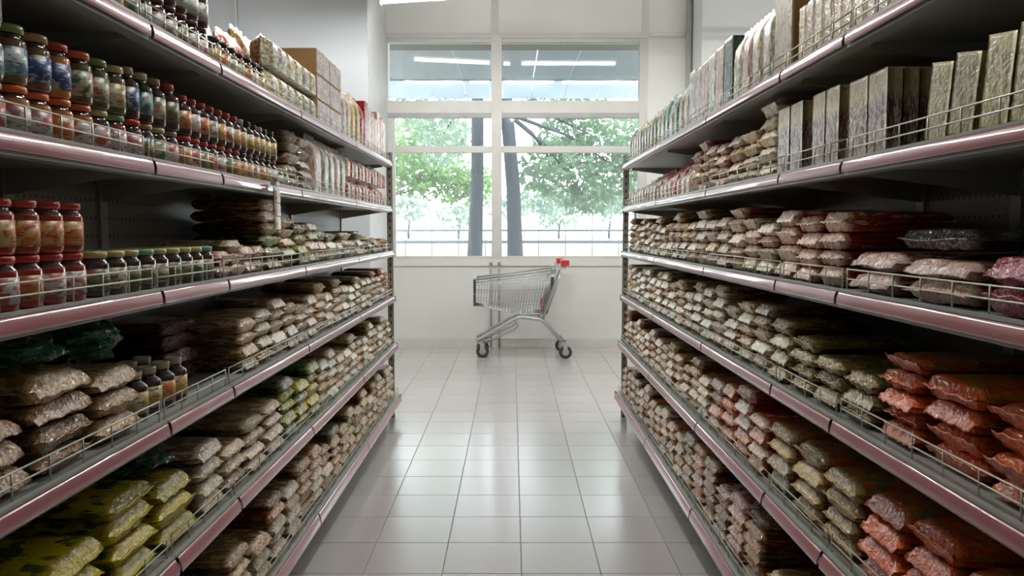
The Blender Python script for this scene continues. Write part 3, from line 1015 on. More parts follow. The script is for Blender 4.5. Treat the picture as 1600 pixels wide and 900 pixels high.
bm('greenyellow', (0.28, 0.26, 0.03), (0.52, 0.48, 0.14), (0.015, 0.15, 0.045), (0.46, 0.40, 0.02), cover=0.7, film=0.45, rep=1.3)
bm('green', (0.08, 0.095, 0.025), (0.28, 0.25, 0.11), (0.008, 0.08, 0.03), (0.36, 0.27, 0.09), cover=0.6, film=0.5, rep=1.3)
bm('noodle', (0.40, 0.29, 0.16), (0.64, 0.52, 0.34), (0.30, 0.19, 0.08), (0.58, 0.48, 0.34), cover=0.25, film=0.8)
bm('ochre', (0.34, 0.20, 0.04), (0.60, 0.46, 0.19), (0.30, 0.18, 0.025), (0.18, 0.18, 0.03), cover=0.45, film=0.8)
bm('rust', (0.34, 0.11, 0.025), (0.56, 0.34, 0.17), (0.26, 0.05, 0.01), (0.48, 0.25, 0.06), cover=0.5, film=0.8)
bm('taupe', (0.26, 0.18, 0.125), (0.36, 0.27, 0.20), (0.22, 0.14, 0.095), (0.40, 0.31, 0.24), cover=0.3, film=0.45)
for k, a in {
    'p_cream': ((0.55, 0.50, 0.36), (0.70, 0.64, 0.48), (0.32, 0.22, 0.16), (0.60, 0.58, 0.50)),
    'p_plum': ((0.50, 0.40, 0.20), (0.66, 0.57, 0.36), (0.115, 0.055, 0.065), (0.56, 0.46, 0.40)),
    'p_lime': ((0.46, 0.42, 0.16), (0.68, 0.62, 0.36), (0.30, 0.25, 0.12), (0.68, 0.64, 0.54)),
    'p_white': ((0.60, 0.60, 0.52), (0.78, 0.78, 0.72), (0.20, 0.28, 0.17), (0.52, 0.30, 0.24)),
    'p_pink': ((0.58, 0.44, 0.36), (0.76, 0.68, 0.60), (0.42, 0.20, 0.16), (0.62, 0.56, 0.50)),
    'p_green': ((0.03, 0.16, 0.10), (0.10, 0.30, 0.20), (0.015, 0.09, 0.05), (0.55, 0.58, 0.5)),
    'p_dgreen': ((0.012, 0.045, 0.028), (0.03, 0.08, 0.05), (0.01, 0.03, 0.02), (0.30, 0.26, 0.06)),
    'p_red': ((0.48, 0.05, 0.04), (0.58, 0.10, 0.07), (0.40, 0.03, 0.03), (0.62, 0.50, 0.36)),
    'p_yellow': ((0.56, 0.44, 0.12), (0.66, 0.56, 0.26), (0.50, 0.30, 0.05), (0.6, 0.56, 0.4)),
    'p_speck': ((0.40, 0.36, 0.22), (0.74, 0.70, 0.58), (0.26, 0.20, 0.06), (0.66, 0.60, 0.46)),
    'p_brown': ((0.30, 0.17, 0.06), (0.46, 0.30, 0.14), (0.24, 0.12, 0.03), (0.5, 0.4, 0.25)),
    'p_ware': ((0.48, 0.42, 0.30), (0.58, 0.52, 0.38), (0.42, 0.28, 0.20), (0.54, 0.50, 0.34))}.items():
    B[k] = bag_mat('film_' + k, *a, cover=1.0 if k == 'p_plum' else 0.6, film=0.25, grain=50, axis=2, rough=0.25, rep=1.9, bmp=0.35, foot=(k == 'p_plum'))

# ------------------------------------------------------------------ stock: left side
# top shelf
for c in range(16):
    y = 1.22 + 0.0705 * c
    a = ('maroon', 'maroon', 'black', 'red')[(c * 3) % 4]
    jcol('L', 1, y, c + 1, [('maroon', 'dark', ('white', 'olive', 'white', 'red-white')[c % 4], 0.098), (a, 'dark', 'white', 0.098)], 0.033)
for c in range(7):
    jcol('L', 1, 2.375 + 0.07 * c, c + 17, [('black', 'brown', ('yellow', 'orange', 'white')[c % 3], 0.094)], 0.033)
pouch_run('L', 1, 2.42, 2.62, 0.2, 0.05, 0.20, 1, [B['p_white']], 'film_packet', 'white film packet behind jars', d=0.13)
pouch_run('L', 1, 2.63, 2.86, 0.23, 0.07, 0.195, 1, [B['p_red']], 'film_packet', 'large red film packet behind jars', d=0.11)
pouch_run('L', 1, 2.87, 3.53, 0.11, 0.085, 0.112, 1, [B['p_speck'], B['p_speck'], B['p_white']], 'mushroom_bag', 'clear upright bag of pale dried mushrooms', tiers=2, cat='bag')
pouch_run('L', 1, 2.88, 3.52, 0.16, 0.10, 0.265, 1, [B['p_brown']], 'snack_bag', 'tall brown film bag behind mushroom bags', d=0.135, cat='bag', hv=0.1)
M_card = plain('brown_card', (0.42, 0.25, 0.10), 0.75, var=0.08, scale=14)
M_cardp = print_mat('carton_print_pink', (0.62, 0.54, 0.52), (0.44, 0.40, 0.36), (0.50, 0.22, 0.20))
M_tape = plain('parcel_tape', (0.52, 0.36, 0.17), 0.25)
M_cardb = print_mat('carton_print_beige', (0.50, 0.44, 0.34), (0.38, 0.32, 0.24), (0.22, 0.17, 0.12), rep=1.6)

def carton(side, shelf, y, z, W, D, Hh, label, group, front=M_cardp, d=0.035, flaps=False):
    loc, rz = place(side, shelf, d, y, z + 0.001)
    o = empty('carton', loc, rz)
    MB().bbox(0, D, -W / 2, W / 2, 0, Hh, 0.003).build('box_body', M_card, o)
    MB().box(-0.0012, 0.0, -W / 2 + 0.004, W / 2 - 0.004, 0.005, Hh - 0.005).build('printed_panel', front, o)
    if flaps:
        for sg in (-1, 1):
            f = MB().box(0, D, -0.002, 0.002, 0, W * 0.42).build('flap', M_card, o)
            f.location = (0, sg * (W / 2 - 0.003), Hh - 0.001)
            f.rotation_euler = (-sg * 0.45, 0, 0)
    else:
        MB().box(-0.0005, D, -0.012, 0.012, Hh - 0.0008, Hh + 0.0006).build('tape', M_tape, o)
    return tag(o, label, 'carton', group)

for c in range(2):
    for k in range(3):
        carton('L', 1, 3.66 + 0.25 * c, k * 0.109, 0.245, 0.26, 0.108, 'brown carton with pale pink front, %s of the %s three-high stack, top left shelf' % (('bottom', 'middle', 'topmost')[k], ('nearer', 'farther')[c]), 'brown cartons stacked three high')
pouch_run('L', 1, 4.05, 4.40, 0.115, 0.09, 0.265, 1, [B['p_white'], B['p_pink'], B['p_yellow']], 'tall_packet', 'tall pale packet beside the cartons', hv=0.08)
pouch_run('L', 1, 4.41, 4.66, 0.125, 0.10, 0.285, 1, [B['p_yellow'], B['p_red']], 'tall_packet', 'tall red-and-yellow pair packet', hv=0.05)
pouch_run('L', 1, 4.67, 5.42, 0.105, 0.09, 0.28, 1, [B['p_red'], B['p_white'], B['p_red'], B['p_yellow'], B['p_pink']], 'tall_packet', 'tall bright packet at window end', hv=0.25, brick=True)

# second shelf: jars in two tiers
up = [('tan', 'brown', 'blue-white'), ('orange', 'brown', 'blue-white'), ('tan', 'brown', 'blue-white'), ('green', 'brown', 'blue-white'), ('tan', 'brown', 'blue'), ('red', 'amber', 'blue'), ('orange', 'green', 'green'), ('green', 'green', 'green'), ('yellow', 'green', 'yellow')]
lo = [('orange', 'amber', 'red-white'), ('orange', 'amber', 'red-white'), ('tan', 'brown', 'red-white'), ('orange', 'amber', 'red-white'), ('orange', 'amber', 'red-white'), ('orange', 'amber', 'orange'), ('orange', 'amber', 'red-white'), ('yellow', 'dark', 'red-white'), ('green', 'red', 'red-white')]
ci = 0
for c in range(9):
    ci += 1
    y = 1.215 + 0.0705 * c
    ti = [lo[c] + (0.090,), up[c] + (0.104,)] if c > 2 else [lo[c] + (0.086,), up[c] + (0.086,), ('orange', 'brown', 'blue-white', 0.086)]
    jcol('L', 2, y, ci, ti, 0.0335)
for c in range(4):
    ci += 1
    y = 1.853 + 0.0705 * c
    jcol('L', 2, y, ci, [(('red', 'tan', 'yellow', 'tan')[c], 'dark', ('red-white', 'olive', 'green', 'red-white')[c], 0.090), (('tan', 'cream', 'tan', 'red')[c], 'dark', ('blue', 'teal', 'green', 'olive')[c], 0.118)], 0.0325)
for c in range(13):
    ci += 1
    y = 2.145 + 0.0645 * c
    if c < 7:
        ti = [('red', 'dark', ('orange', 'red-white', 'olive')[c % 3], 0.088), ('red', 'dark', ('orange', 'red-white', 'orange', 'white')[c % 4], 0.105)]
    else:
        ti = [(('maroon', 'black')[c % 2], 'dark', ('red-white', 'orange', 'yellow')[c % 3], 0.088), (('maroon', 'cream', 'black')[c % 3], 'dark', 'yellow', 0.105)]
    jcol('L', 2, y, ci, ti, 0.031)
for c in range(2):
    ci += 1
    jcol('L', 2, 2.995 + 0.068 * c, ci, [('cream', 'green', 'white', 0.07)], 0.032)
bag_run('L', 2, 3.07, 3.43, 0.18, 0.044, [5, 5], [B['taupe']], 'wrap_bag', 'taupe crinkled film bag', L=0.26)
pouch_run('L', 2, 3.45, 3.63, 0.18, 0.08, 0.255, 1, [B['p_pink']], 'film_packet', 'tall pink and white film packet')
pouch_run('L', 2, 3.64, 4.14, 0.125, 0.08, 0.245, 1, [B['p_white'], B['p_white'], B['p_pink'], B['p_white']], 'film_packet', 'tall white and green film packet')
pouch_run('L', 2, 4.16, 5.42, 0.105, 0.085, 0.118, 1, [B['p_red'], B['p_pink'], B['p_red'], B['p_white'], B['p_red'], B['p_cream']], 'small_packet', 'small red and white packet', tiers=2, hv=0.12)

# third shelf
for c in range(6):
    jcol('L', 3, 1.205 + 0.0735 * c, c + 1, [('red', 'red', 'red-white' if c % 3 else 'orange', 0.094), ('red', 'red', 'orange', 0.096)], 0.035)
    jcol('L', 3, 1.205 + 0.0735 * c, c + 1, [('red', 'red', 'orange', 0.094), ('red', 'red', 'orange', 0.096)], 0.035, d=0.112, row='second row ')
for c in range(9):
    jcol('L', 3, 1.665 + 0.073 * c, c + 7, [(('yellow', 'yellow', 'yellow', 'mint', 'yellow')[c % 5], 'dark', ('olive', 'green', 'olive')[c % 3], 0.094)], 0.0345)
    jcol('L', 3, 1.665 + 0.073 * c, c + 7, [(('mint', 'yellow', 'cream')[c % 3], 'dark', 'olive', 0.094)], 0.0345, d=0.111, row='second row ')
bag_run('L', 3, 2.31, 2.74, 0.105, 0.040, [2, 3, 2, 2], [B['pinkwhite'], B['white']], 'sweet_bag', 'small pale pink film bag', L=0.22)
bag_run('L', 3, 2.75, 3.13, 0.19, 0.038, [6, 5], [B['beige2'], B['tan'], B['white'], B['green']], 'herb_bag', 'green and tan film bag', L=0.26)
bag_run('L', 3, 3.15, 3.66, 0.17, 0.042, [4, 4, 3], [B['green'], B['greenyellow'], B['beige2']], 'herb_bag', 'green printed film bag', L=0.25)
bag_run('L', 3, 3.67, 4.86, 0.17, 0.040, [3, 2, 3, 2], [B['white'], B['beige2'], B['green'], B['white']], 'herb_bag', 'white and green film bag', L=0.24)
bag_run('L', 3, 4.87, 5.42, 0.18, 0.040, [2, 2, 2], [B['rust'], B['brown']], 'snack_bag', 'rust-brown film bag', L=0.24)

# fourth shelf
bag_run('L', 4, 1.16, 1.80, 0.213, 0.046, [3, 4, 3], [B['tan'], B['brown'], B['tan']], 'dried_goods_bag', 'clear bag of brown dried goods', L=0.27, skew=0.05)
for c in range(4):
    jcol('L', 4, 1.860 + 0.074 * c, c + 1, [('cream', 'dark', ('yellow', 'yellow', 'orange', 'yellow')[c], 0.115)], 0.0345, d=0.055)
    jcol('L', 4, 1.860 + 0.074 * c, c + 1, [('cream', 'dark', 'yellow', 0.115)], 0.0345, d=0.136, row='second row ')
bag_run('L', 4, 2.18, 2.44, 0.26, 0.045, [4], [B['maroon']], 'dried_goods_bag', 'dark maroon film bag', L=0.18, d=0.15)
bag_run('L', 4, 2.46, 3.60, 0.165, 0.041, [4, 4, 5, 4], [B['beige2'], B['tan'], B['white']], 'snack_bag', 'clear bag of beige snacks', L=0.25)
bag_run('L', 4, 3.60, 5.10, 0.165, 0.041, [4, 5, 4], [B['white'], B['beige2'], B['tan']], 'snack_bag', 'clear bag of pale snacks', L=0.25)
bag_run('L', 4, 5.10, 5.43, 0.165, 0.041, [5, 4], [B['rust'], B['redwhite']], 'snack_bag', 'reddish film bag', L=0.25)

# fifth shelf
bag_run('L', 5, 1.16, 2.06, 0.225, 0.050, [3, 3, 4, 3], [B['yellow']], 'flour_bag', 'yellow printed bag of flour', L=0.27, skew=0.045)
bag_run('L', 5, 2.07, 2.86, 0.197, 0.044, [4, 3, 4], [B['noodle'], B['beige2']], 'noodle_bag', 'clear bag of beige noodles', L=0.27)
bag_run('L', 5, 2.87, 3.42, 0.183, 0.045, [5, 4, 5], [B['greenyellow'], B['green'], B['yellow']], 'flour_bag', 'green and yellow film bag', L=0.26)
bag_run('L', 5, 3.43, 5.43, 0.167, 0.044, [4, 5, 4], [B['ochre'], B['white'], B['beige']], 'soybean_bag', 'clear bag of ochre beans', L=0.25)

# bottom shelf
bag_run('L', 6, 1.50, 2.62, 0.187, 0.046, [3, 4, 3], [B['noodle'], B['brown']], 'noodle_bag', 'clear bag of pale noodles', L=0.28)
bag_run('L', 6, 2.63, 3.55, 0.184, 0.046, [5, 4, 5], [B['rust'], B['beige2'], B['brown']], 'dried_goods_bag', 'clear bag of rusty-brown goods', L=0.27)
bag_run('L', 6, 3.56, 4.44, 0.176, 0.046, [5, 4], [B['green'], B['rust'], B['ochre']], 'dried_goods_bag', 'green and rust film bag', L=0.26)
bag_run('L', 6, 4.45, 5.43, 0.163, 0.046, [4, 5, 5], [B['ochre'], B['beige2'], B['rust']], 'dried_goods_bag', 'ochre and white film bag', L=0.25)

# ------------------------------------------------------------------ stock: right side
pouch_run('R', 1, 1.16, 2.24, 0.06, 0.15, 0.158, 1, [B['p_ware']], 'wafer_packet', 'beige patterned wafer packet', hv=0.03, brick=True)
carton('R', 1, 2.365, 0.0, 0.15, 0.24, 0.36, 'tall beige-fronted open carton beside the wafer packets, top right shelf', None, M_cardb, flaps=True)
pouch_run('R', 1, 2.46, 2.90, 0.11, 0.085, 0.25, 2, [B['p_white'], B['p_cream'], B['p_pink'], B['p_white']], 'stand_up_pouch', 'tall white printed stand-up pouch')
pouch_run('R', 1, 2.905, 3.02, 0.115, 0.085, 0.25, 2, [B['p_dgreen']], 'stand_up_pouch', 'tall dark green stand-up pouch', brick=True)
pouch_run('R', 1, 3.03, 3.60, 0.114, 0.085, 0.245, 2, [B['p_pink'], B['p_white'], B['p_pink']], 'stand_up_pouch', 'tall pinkish white stand-up pouch', hv=0.06, brick=True)
pouch_run('R', 1, 3.61, 4.50, 0.11, 0.085, 0.238, 1, [B['p_white'], B['p_cream'], B['p_green'], B['p_white'], B['p_green']], 'stand_up_pouch', 'tall green and white stand-up pouch', hv=0.12)
pouch_run('R', 1, 4.51, 5.42, 0.10, 0.085, 0.225, 1, [B['p_cream'], B['p_white'], B['p_pink'], B['p_green'], B['p_plum']], 'stand_up_pouch', 'mixed stand-up pouch at window end', hv=0.15)

pouch_run('R', 2, 1.12, 1.37, 0.083, 0.035, 0.152, 5, [B['p_lime']], 'flat_packet', 'pale yellow leaning packet', lean=0.13, brick=True)
pouch_run('R', 2, 1.385, 1.55, 0.0825, 0.035, 0.142, 5, [B['p_lime']], 'flat_packet', 'pale lime leaning packet', lean=0.16, brick=True)
pouch_run('R', 2, 1.70, 1.895, 0.0975, 0.034, 0.182, 7, [B['p_plum']], 'flat_packet', 'wide cream and plum packet', brick=True)
pouch_run('R', 2, 1.95, 2.125, 0.0875, 0.034, 0.190, 7, [B['p_plum']], 'flat_packet', 'plum-footed cream packet', brick=True)
pouch_run('R', 2, 2.19, 2.40, 0.105, 0.034, 0.192, 7, [B['p_plum']], 'flat_packet', 'grey and plum packet', brick=True)
bag_run('R', 2, 2.42, 2.98, 0.187, 0.044, [5, 4, 4], [B['white'], B['white'], B['beige']], 'rice_cake_bag', 'clear bag of white rice cakes', L=0.27)
bag_run('R', 2, 2.99, 3.55, 0.140, 0.044, [4, 4, 5, 4], [B['redwhite'], B['pinkwhite'], B['beige']], 'sweet_bag', 'red and white film bag', L=0.25)
pouch_run('R', 2, 3.56, 4.40, 0.105, 0.07, 0.115, 1, [B['p_pink'], B['p_cream'], B['p_cream'], B['p_red']], 'small_packet', 'small cream and red packet', hv=0.2)
pouch_run('R', 2, 3.60, 4.36, 0.19, 0.10, 0.205, 1, [B['p_red'], B['p_pink'], B['p_red']], 'film_packet', 'red film packet behind small packets', d=0.106, hv=0.15)
pouch_run('R', 2, 4.41, 5.42, 0.10, 0.07, 0.115, 1, [B['p_cream'], B['p_cream'], B['p_pink']], 'small_packet', 'small cream packet at window end', hv=0.1)
pouch_run('R', 2, 4.45, 5.25, 0.20, 0.10, 0.180, 1, [B['p_red'], B['p_pink'], B['p_red']], 'film_packet', 'dark red film packet behind cream packets', d=0.106, hv=0.15)

bag_run('R', 3, 1.13, 1.345, 0.215, 0.046, [2], [B['magenta']], 'film_bag', 'magenta film bag', L=0.29)
bag_run('R', 3, 1.36, 1.88, 0.26, 0.042, [2, 2], [B['pinkwhite']], 'film_bag', 'wide pale pink film bag', L=0.29)
bag_run('R', 3, 1.37, 1.72, 0.35, 0.048, [1], [B['black']], 'film_bag', 'wide black and clear film bag', L=0.27, d=0.05, zbase=0.100)
bag_run('R', 3, 1.90, 2.40, 0.167, 0.045, [4, 4, 4], [B['redwhite']], 'film_bag', 'red-labelled clear film bag', L=0.27)
bag_run('R', 3, 2.41, 3.60, 0.170, 0.044, [4, 4, 5], [B['beige2'], B['white'], B['redwhite'], B['beige']], 'bean_bag', 'clear bag of mixed pale beans', L=0.25)
bag_run('R', 3, 3.61, 5.42, 0.165, 0.044, [4, 5, 4], [B['beige'], B['beige2'], B['tan']], 'bean_bag', 'clear bag of tan beans', L=0.25)

bag_run('R', 4, 1.12, 1.52, 0.20, 0.038, [4, 4], [B['orange']], 'lentil_bag', 'flat bag of orange lentils', L=0.28, jit=0.02, skew=0.045)
bag_run('R', 4, 1.53, 1.70, 0.17, 0.036, [5], [B['orange']], 'lentil_bag', 'orange lentil bag beside olive-brown ones', L=0.27, jit=0.02, skew=0.045)
bag_run('R', 4, 1.71, 2.42, 0.178, 0.042, [3, 3, 4, 4], [B['olive']], 'bean_bag', 'clear bag of olive-brown beans', L=0.27)
bag_run('R', 4, 2.43, 3.65, 0.172, 0.042, [5, 5, 4, 5], [B['beige2'], B['white'], B['beige']], 'bean_bag', 'clear bag of creamy white beans', L=0.26)
bag_run('R', 4, 3.66, 5.42, 0.168, 0.042, [5, 4, 5], [B['beige2'], B['beige'], B['white']], 'bean_bag', 'clear bag of beige beans', L=0.25)

bag_run('R', 5, 1.16, 1.74, 0.193, 0.046, [4, 4, 4], [B['orange']], 'lentil_bag', 'glossy bag of orange lentils', L=0.28, jit=0.02)
bag_run('R', 5, 1.75, 2.38, 0.21, 0.046, [4, 4, 4], [B['speckle']], 'bean_bag', 'orange and green speckled bean bag', L=0.28)
bag_run('R', 5, 2.39, 3.10, 0.178, 0.046, [4, 5, 4], [B['redorange'], B['redwhite'], B['redorange']], 'film_bag', 'red-orange printed film bag', L=0.26)
bag_run('R', 5, 3.11, 4.30, 0.17, 0.044, [4, 5, 4], [B['beige2'], B['beige'], B['rust']], 'bean_bag', 'clear bag of buff beans', L=0.25)
bag_run('R', 5, 4.31, 5.42, 0.17, 0.044, [5, 4, 4], [B['rust'], B['beige2'], B['beige']], 'bean_bag', 'clear bag of reddish beans', L=0.25)

bag_run('R', 6, 1.40, 2.30, 0.18, 0.046, [2, 3, 2], [B['white'], B['olive']], 'film_bag', 'bag of white and green noodles', L=0.27)
bag_run('R', 6, 2.36, 3.30, 0.188, 0.036, [6, 6, 5], [B['brown'], B['rust'], B['pinkwhite']], 'film_bag', 'thin red-brown film bag', L=0.27)
bag_run('R', 6, 3.31, 5.42, 0.176, 0.046, [5, 4, 4], [B['brown'], B['beige2'], B['rust']], 'film_bag', 'brown and cream film bag', L=0.26)

# crumpled green carrier film on the left, fourth shelf
def crumple(name, side, shelf, d, y, z, size, mat, label, seed, cat='bag'):
    mb = MB()
    nu, nv = 22, 14
    for j in range(nv + 1):
        t = PI * j / nv
        for i in range(nu):
            p = 2 * PI * i / nu
            v = Vector((math.sin(t) * math.cos(p), math.sin(t) * math.sin(p), -math.cos(t)))
            q = 1 + 0.30 * noise.noise(v * 2.2 + Vector((seed, 0, 0))) + 0.22 * noise.noise(v * 5.5 + Vector((0, seed, 0))) + 0.10 * noise.noise(v * 11)
            mb.v.append((v.x * size[0] * q, v.y * size[1] * q, max(0.0, size[2] * (1 + v.z * q))))
    for j in range(nv):
        for i in range(nu):
            a, b = j * nu + i, j * nu + (i + 1) % nu
            mb.f.append((a, b, b + nu, a + nu))
    loc, rz = place(side, shelf, d, y, z)
    o = mb.build(name, mat)
    o.location = loc
    return tag(o, label, cat)
M_gfilm = bag_mat('film_emerald', (0.005, 0.06, 0.035), (0.012, 0.11, 0.06), (0.004, 0.05, 0.03), (0.03, 0.16, 0.09), cover=0.5, film=0.3, rough=0.12)
crumple('crumpled_bag', 'L', 4, 0.15, 1.70, 0.165, (0.10, 0.085, 0.048), M_gfilm, 'crumpled emerald green film bag on the brown bags, farther one', 3.0)
crumple('crumpled_bag', 'L', 4, 0.14, 1.49, 0.190, (0.09, 0.09, 0.030), M_gfilm, 'crumpled emerald green film bag on the brown bags, nearer one', 8.0)
crumple('crumpled_bag', 'L', 5, 0.17, 1.95, 0.172, (0.10, 0.10, 0.035), M_gfilm, 'crumpled dark green film bag beside the yellow flour bags', 5.0)

# clip strip of sachets hanging from the second left shelf
def clip_strip():
    x, y, z = -(XF['L'][2] - 0.018), 2.71, ZT['L'][2] - 0.01
    o = empty('clip_strip', (x, y, z))
    MB().box(-0.0008, 0.0008, -0.012, 0.012, -0.15, 0.0).build('plastic_strip', plain('clear_strip', (0.62, 0.60, 0.55), 0.2), o)
    MB().box(-0.006, 0.012, -0.02, 0.02, -0.004, 0.008).build('hook_clip', M_gclip, o)
    for k in range(3):
        me = pouch_mesh(0.012, 0.062, 0.05, k, B[('p_cream', 'p_pink', 'p_white')[k]])
        inst(me, 'sachet', o, (0.002, 0, -0.062 - 0.045 * k))
    tag(o, 'clip strip of small sachets hanging from the second-highest left shelf edge', 'clip strip')
clip_strip()

# ------------------------------------------------------------------ outside the window
def ground_mat():
    m, nt, bs = nodes_of('lawn')
    n = nd(nt, 'ShaderNodeTexNoise', i_Scale=1.4, i_Detail=6.0)
    nt.links.new(coord(nt), n.inputs['Vector'])
    r = ramp(nt, n.outputs['Fac'], [(0.35, (0.27, 0.26, 0.15)), (0.6, (0.38, 0.33, 0.24))])
    nt.links.new(r.outputs['Color'], bs.inputs['Base Color'])
    bs.inputs['Roughness'].default_value = 0.9
    return m
gb = MB()
struct(MB().box(-16, 18, WY + 0.2, 11.2, -0.12, 0.02).build('pavement', plain('pavement_concrete', (0.42, 0.41, 0.39), 0.85)), 'pale concrete pavement outside the window')
prof = [(11.0, 0.0), (14.0, 0.62), (18.0, 1.02), (20.0, 1.06)]
for a, b in zip(prof, prof[1:]):
    gb.quad((-16, a[0], a[1]), (18, a[0], a[1]), (18, b[0], b[1]), (-16, b[0], b[1]))
struct(gb.build('ground_bank', ground_mat()), 'pale dry grass bank outside the window')
struct(MB().box(-40, 40, 20, 60, 0.90, 1.06).build('road', plain('pale_road', (0.55, 0.55, 0.54), 0.8, var=0.04)), 'pale bright road beyond the bank')

M_bark = plain('bark', (0.04, 0.05, 0.062), 0.85, var=0.35, scale=14, bmp=0.6)
def leaf_mat(name, c):
    m, nt, bs = nodes_of(name)
    g = nd(nt, 'ShaderNodeTexNoise', i_Scale=1.3, i_Detail=2.0)
    nt.links.new(coord(nt), g.inputs['Vector'])
    r = ramp(nt, g.outputs['Fac'], [(0.3, [v * 0.65 for v in c]), (0.7, [min(1, v * 1.3) for v in c])])
    nt.links.new(r.outputs['Color'], bs.inputs['Base Color'])
    bs.inputs['Roughness'].default_value = 0.5
    out = nt.nodes['Material Output']
    tl = nd(nt, 'ShaderNodeBsdfTranslucent')
    nt.links.new(r.outputs['Color'], tl.inputs['Color'])
    mx = nd(nt, 'ShaderNodeMixShader')
    mx.inputs[0].default_value = 0.5
    nt.links.new(bs.outputs[0], mx.inputs[1])
    nt.links.new(tl.outputs[0], mx.inputs[2])
    nt.links.new(mx.outputs[0], out.inputs['Surface'])
    return m
LEAF = [leaf_mat('leaf_green', (0.16, 0.27, 0.15)), leaf_mat('leaf_pale', (0.24, 0.34, 0.26)), leaf_mat('leaf_fresh', (0.20, 0.34, 0.13))]

def tree(x, y, zb, trunk, r, blobs, mat, label, name='tree', leaf=0.10):
    t = empty(name, (x, y, zb))
    tb = MB()
    tb.tube([(p[0] - x, p[1] - y, p[2] - zb) for p in trunk], r, 10)
    rr = r[-1] if isinstance(r, (list, tuple)) else r
    for (bx, by, bz, sx_, sy_, sz_, n) in blobs:
        tp = trunk[max(1, len(trunk) - 2)]
        tb.tube([(tp[0] - x, tp[1] - y, tp[2] - zb), ((tp[0] + bx) / 2 - x, (tp[1] + by) / 2 - y, (tp[2] + bz) / 2 + 0.15 - zb), (bx - x, by - y, bz - zb)], [rr * 0.45, rr * 0.3, rr * 0.12], 6)
    tb.build('trunk', M_bark, t, True)
    lf = MB()
    for (bx, by, bz, sx_, sy_, sz_, n) in blobs:
        for _ in range(n):
            while True:
                p = Vector((R.uniform(-1, 1), R.uniform(-1, 1), R.uniform(-1, 1)))
                if p.length < 1 and noise.noise(Vector((p.x * 3 + bx, p.y * 3, p.z * 3 + bz))) > -0.12:
                    break
            c = Vector((bx + p.x * sx_ - x, by + p.y * sy_ - y, bz + p.z * sz_ - zb))
            a = Vector((R.gauss(0, 1), R.gauss(0, 1), R.gauss(0, 1))).normalized()
            b = a.orthogonal().normalized()
            b.rotate(Matrix.Rotation(R.uniform(0, 6.28), 3, a))
            d = a.cross(b)
            s = leaf * R.uniform(0.7, 1.3)
            lf.quad(c - b * s, c + d * s * 0.45 - b * s * 0.1, c + b * s, c - d * s * 0.45 - b * s * 0.1)
    fo = lf.build('foliage', mat, t)
    fo['kind'] = 'stuff'
    return tag(t, label, 'tree', 'trees outside the window')

tree(-0.58, 13.0, 0.35, [(-0.62, 13, 0.3), (-0.60, 13, 1.0), (-0.56, 13, 2.2), (-0.55, 13, 3.4), (-0.7, 13.1, 4.6)], [0.15, 0.125, 0.105, 0.10, 0.07],
     [(-1.9, 14.2, 3.7, 1.2, 1.0, 0.75, 900), (-1.2, 13.8, 2.9, 0.55, 0.8, 0.5, 300)], LEAF[1],
     'grey-trunked tree outside, seen just left of the mullion', leaf=0.075)
tree(0.0, 13.2, 0.38, [(0.06, 13.2, 0.3), (0.05, 13.2, 1.0), (0.02, 13.2, 2.0), (-0.08, 13.2, 3.2), (-0.15, 13.2, 4.6)], [0.16, 0.135, 0.12, 0.11, 0.08],
     [(1.5, 14.4, 2.95, 1.15, 0.9, 0.55, 1300), (0.75, 13.8, 2.35, 0.70, 0.7, 0.50, 800), (2.0, 14.2, 2.3, 0.7, 0.7, 0.45, 700), (0.9, 14.2, 3.6, 0.8, 0.8, 0.5, 500), (1.3, 14.0, 1.85, 0.5, 0.5, 0.28, 220)], LEAF[0],
     'grey-trunked leafy tree outside, seen just right of the mullion', leaf=0.075)
tree(-3.3, 19.0, 1.0, [(-3.3, 19, 0.9), (-3.3, 19, 2.0), (-3.2, 19, 3.5)], [0.10, 0.09, 0.06],
     [(-2.6, 19, 2.75, 1.0, 0.8, 0.65, 1300), (-1.6, 19.5, 2.55, 0.8, 0.8, 0.6, 900), (-2.2, 19.3, 3.6, 1.2, 0.8, 0.45, 700), (-0.9, 19.8, 2.4, 0.6, 0.6, 0.5, 500)], LEAF[2],
     'light green bushy tree across the bank, behind the left panes', leaf=0.085)
tree(3.2, 20.5, 1.0, [(3.2, 20.5, 0.9), (3.2, 20.5, 2.0), (3.1, 20.5, 3.2)], [0.10, 0.09, 0.06],
     [(2.4, 20.5, 2.2, 1.2, 0.8, 0.5, 1000), (1.0, 20.8, 2.1, 1.0, 0.8, 0.45, 800)], LEAF[1],
     'pale green bushy tree across the bank, behind the right panes', leaf=0.085)

for k in range(7):
    x = -4.6 + 1.5 * k
    tree(x, 24.0, 1.06, [(x, 24, 1.0), (x, 24, 1.3), (x + 0.05, 24, 1.6)], [0.04, 0.035, 0.02], [(x, 24, 1.75 + 0.25 * (k % 2), 0.75, 0.5, 0.42, 240)], LEAF[1],
         'small pale roadside shrub, %s from the left beyond the road edge' % ORD[k + 1], name='shrub', leaf=0.10)

# metal railing on the bank
fe = empty('railing', (0, 15.0, 0.70))
M_rail = plain('railing_paint', (0.14, 0.17, 0.20), 0.5)
for z, r in ((1.30, 0.022), (1.09, 0.030)):
    MB().tube([(-6, 0, z - 0.70), (7, 0, z - 0.70)], r, 8).build('rail', M_rail, fe, True)
for k in range(27):
    MB().tube([(0, 0, -0.1), (0, 0, 0.90 if k % 2 else 0.62)], 0.010, 6).build('post', M_rail, fe, True).location = (-6 + 0.5 * k, 0, 0)
tag(fe, 'thin blue-grey metal railing with two rails outside the window', 'railing')

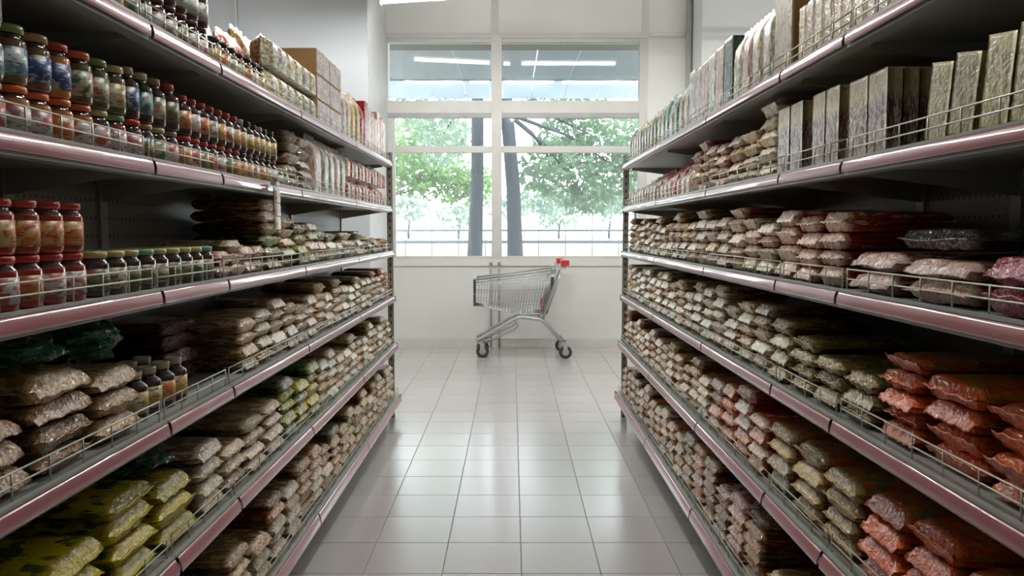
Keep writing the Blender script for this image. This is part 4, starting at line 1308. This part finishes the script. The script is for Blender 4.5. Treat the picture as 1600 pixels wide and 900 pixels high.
# canopy over the pavement outside: grey soffit band and pale blue sheet
cp = empty('canopy', (0.3, WY + 0.2, 3.35))
M_sof = plain('canopy_soffit', (0.07, 0.073, 0.072), 0.6)
M_sheet = plain('canopy_sheet', (0.17, 0.215, 0.28), 0.45, var=0.08, scale=3)
MB().box(-4, 4, 0.0, 0.45, 0.02, 0.12).build('soffit', M_sof, cp)
for k in range(16):
    b = MB()
    x0, x1 = -4 + 0.5 * k + 0.004, -4 + 0.5 * k + 0.496
    ya, za, yb, zb_ = 0.45, 0.025, 2.65, 0.10
    b.v = [(x0, ya, za), (x1, ya, za), (x1, yb, zb_), (x0, yb, zb_), (x0, ya, za + 0.02), (x1, ya, za + 0.02), (x1, yb, zb_ + 0.02), (x0, yb, zb_ + 0.02)]
    b.f = [(0, 3, 2, 1), (4, 5, 6, 7), (0, 1, 5, 4), (2, 3, 7, 6), (1, 2, 6, 5), (3, 0, 4, 7)]
    b.build('sheet_panel', M_sheet, cp)
MB().box(-4, 4, 2.655, 2.70, 0.085, 0.13).build('sheet_joint', M_sheet, cp)
def frosted():
    m, nt, bs = nodes_of('frosted_sheet')
    n = nd(nt, 'ShaderNodeTexNoise', i_Scale=1.6, i_Detail=3.0)
    nt.links.new(coord(nt), n.inputs['Vector'])
    c = mixc(nt, n.outputs['Fac'], (0.36, 0.42, 0.48), (0.56, 0.60, 0.63))
    tl = nd(nt, 'ShaderNodeBsdfTranslucent')
    nt.links.new(c, tl.inputs['Color'])
    mx = nd(nt, 'ShaderNodeMixShader')
    mx.inputs[0].default_value = 0.7
    nt.links.new(c, bs.inputs['Base Color'])
    nt.links.new(bs.outputs[0], mx.inputs[1])
    nt.links.new(tl.outputs[0], mx.inputs[2])
    nt.links.new(mx.outputs[0], nt.nodes['Material Output'].inputs['Surface'])
    return m
M_fro = frosted()
for k in range(16):
    x0, x1 = -4 + 0.5 * k + 0.003, -4 + 0.5 * k + 0.497
    b = MB()
    ya, za, yb, zb_ = 2.70, 0.10, 3.50, -0.03
    b.v = [(x0, ya, za), (x1, ya, za), (x1, yb, zb_), (x0, yb, zb_), (x0, ya, za + 0.006), (x1, ya, za + 0.006), (x1, yb, zb_ + 0.006), (x0, yb, zb_ + 0.006)]
    b.f = [(0, 3, 2, 1), (4, 5, 6, 7), (0, 1, 5, 4), (2, 3, 7, 6), (1, 2, 6, 5), (3, 0, 4, 7)]
    b.build('frosted_panel', M_fro, cp)
tag(cp, 'pale blue sheet canopy over the pavement above the window', 'canopy')
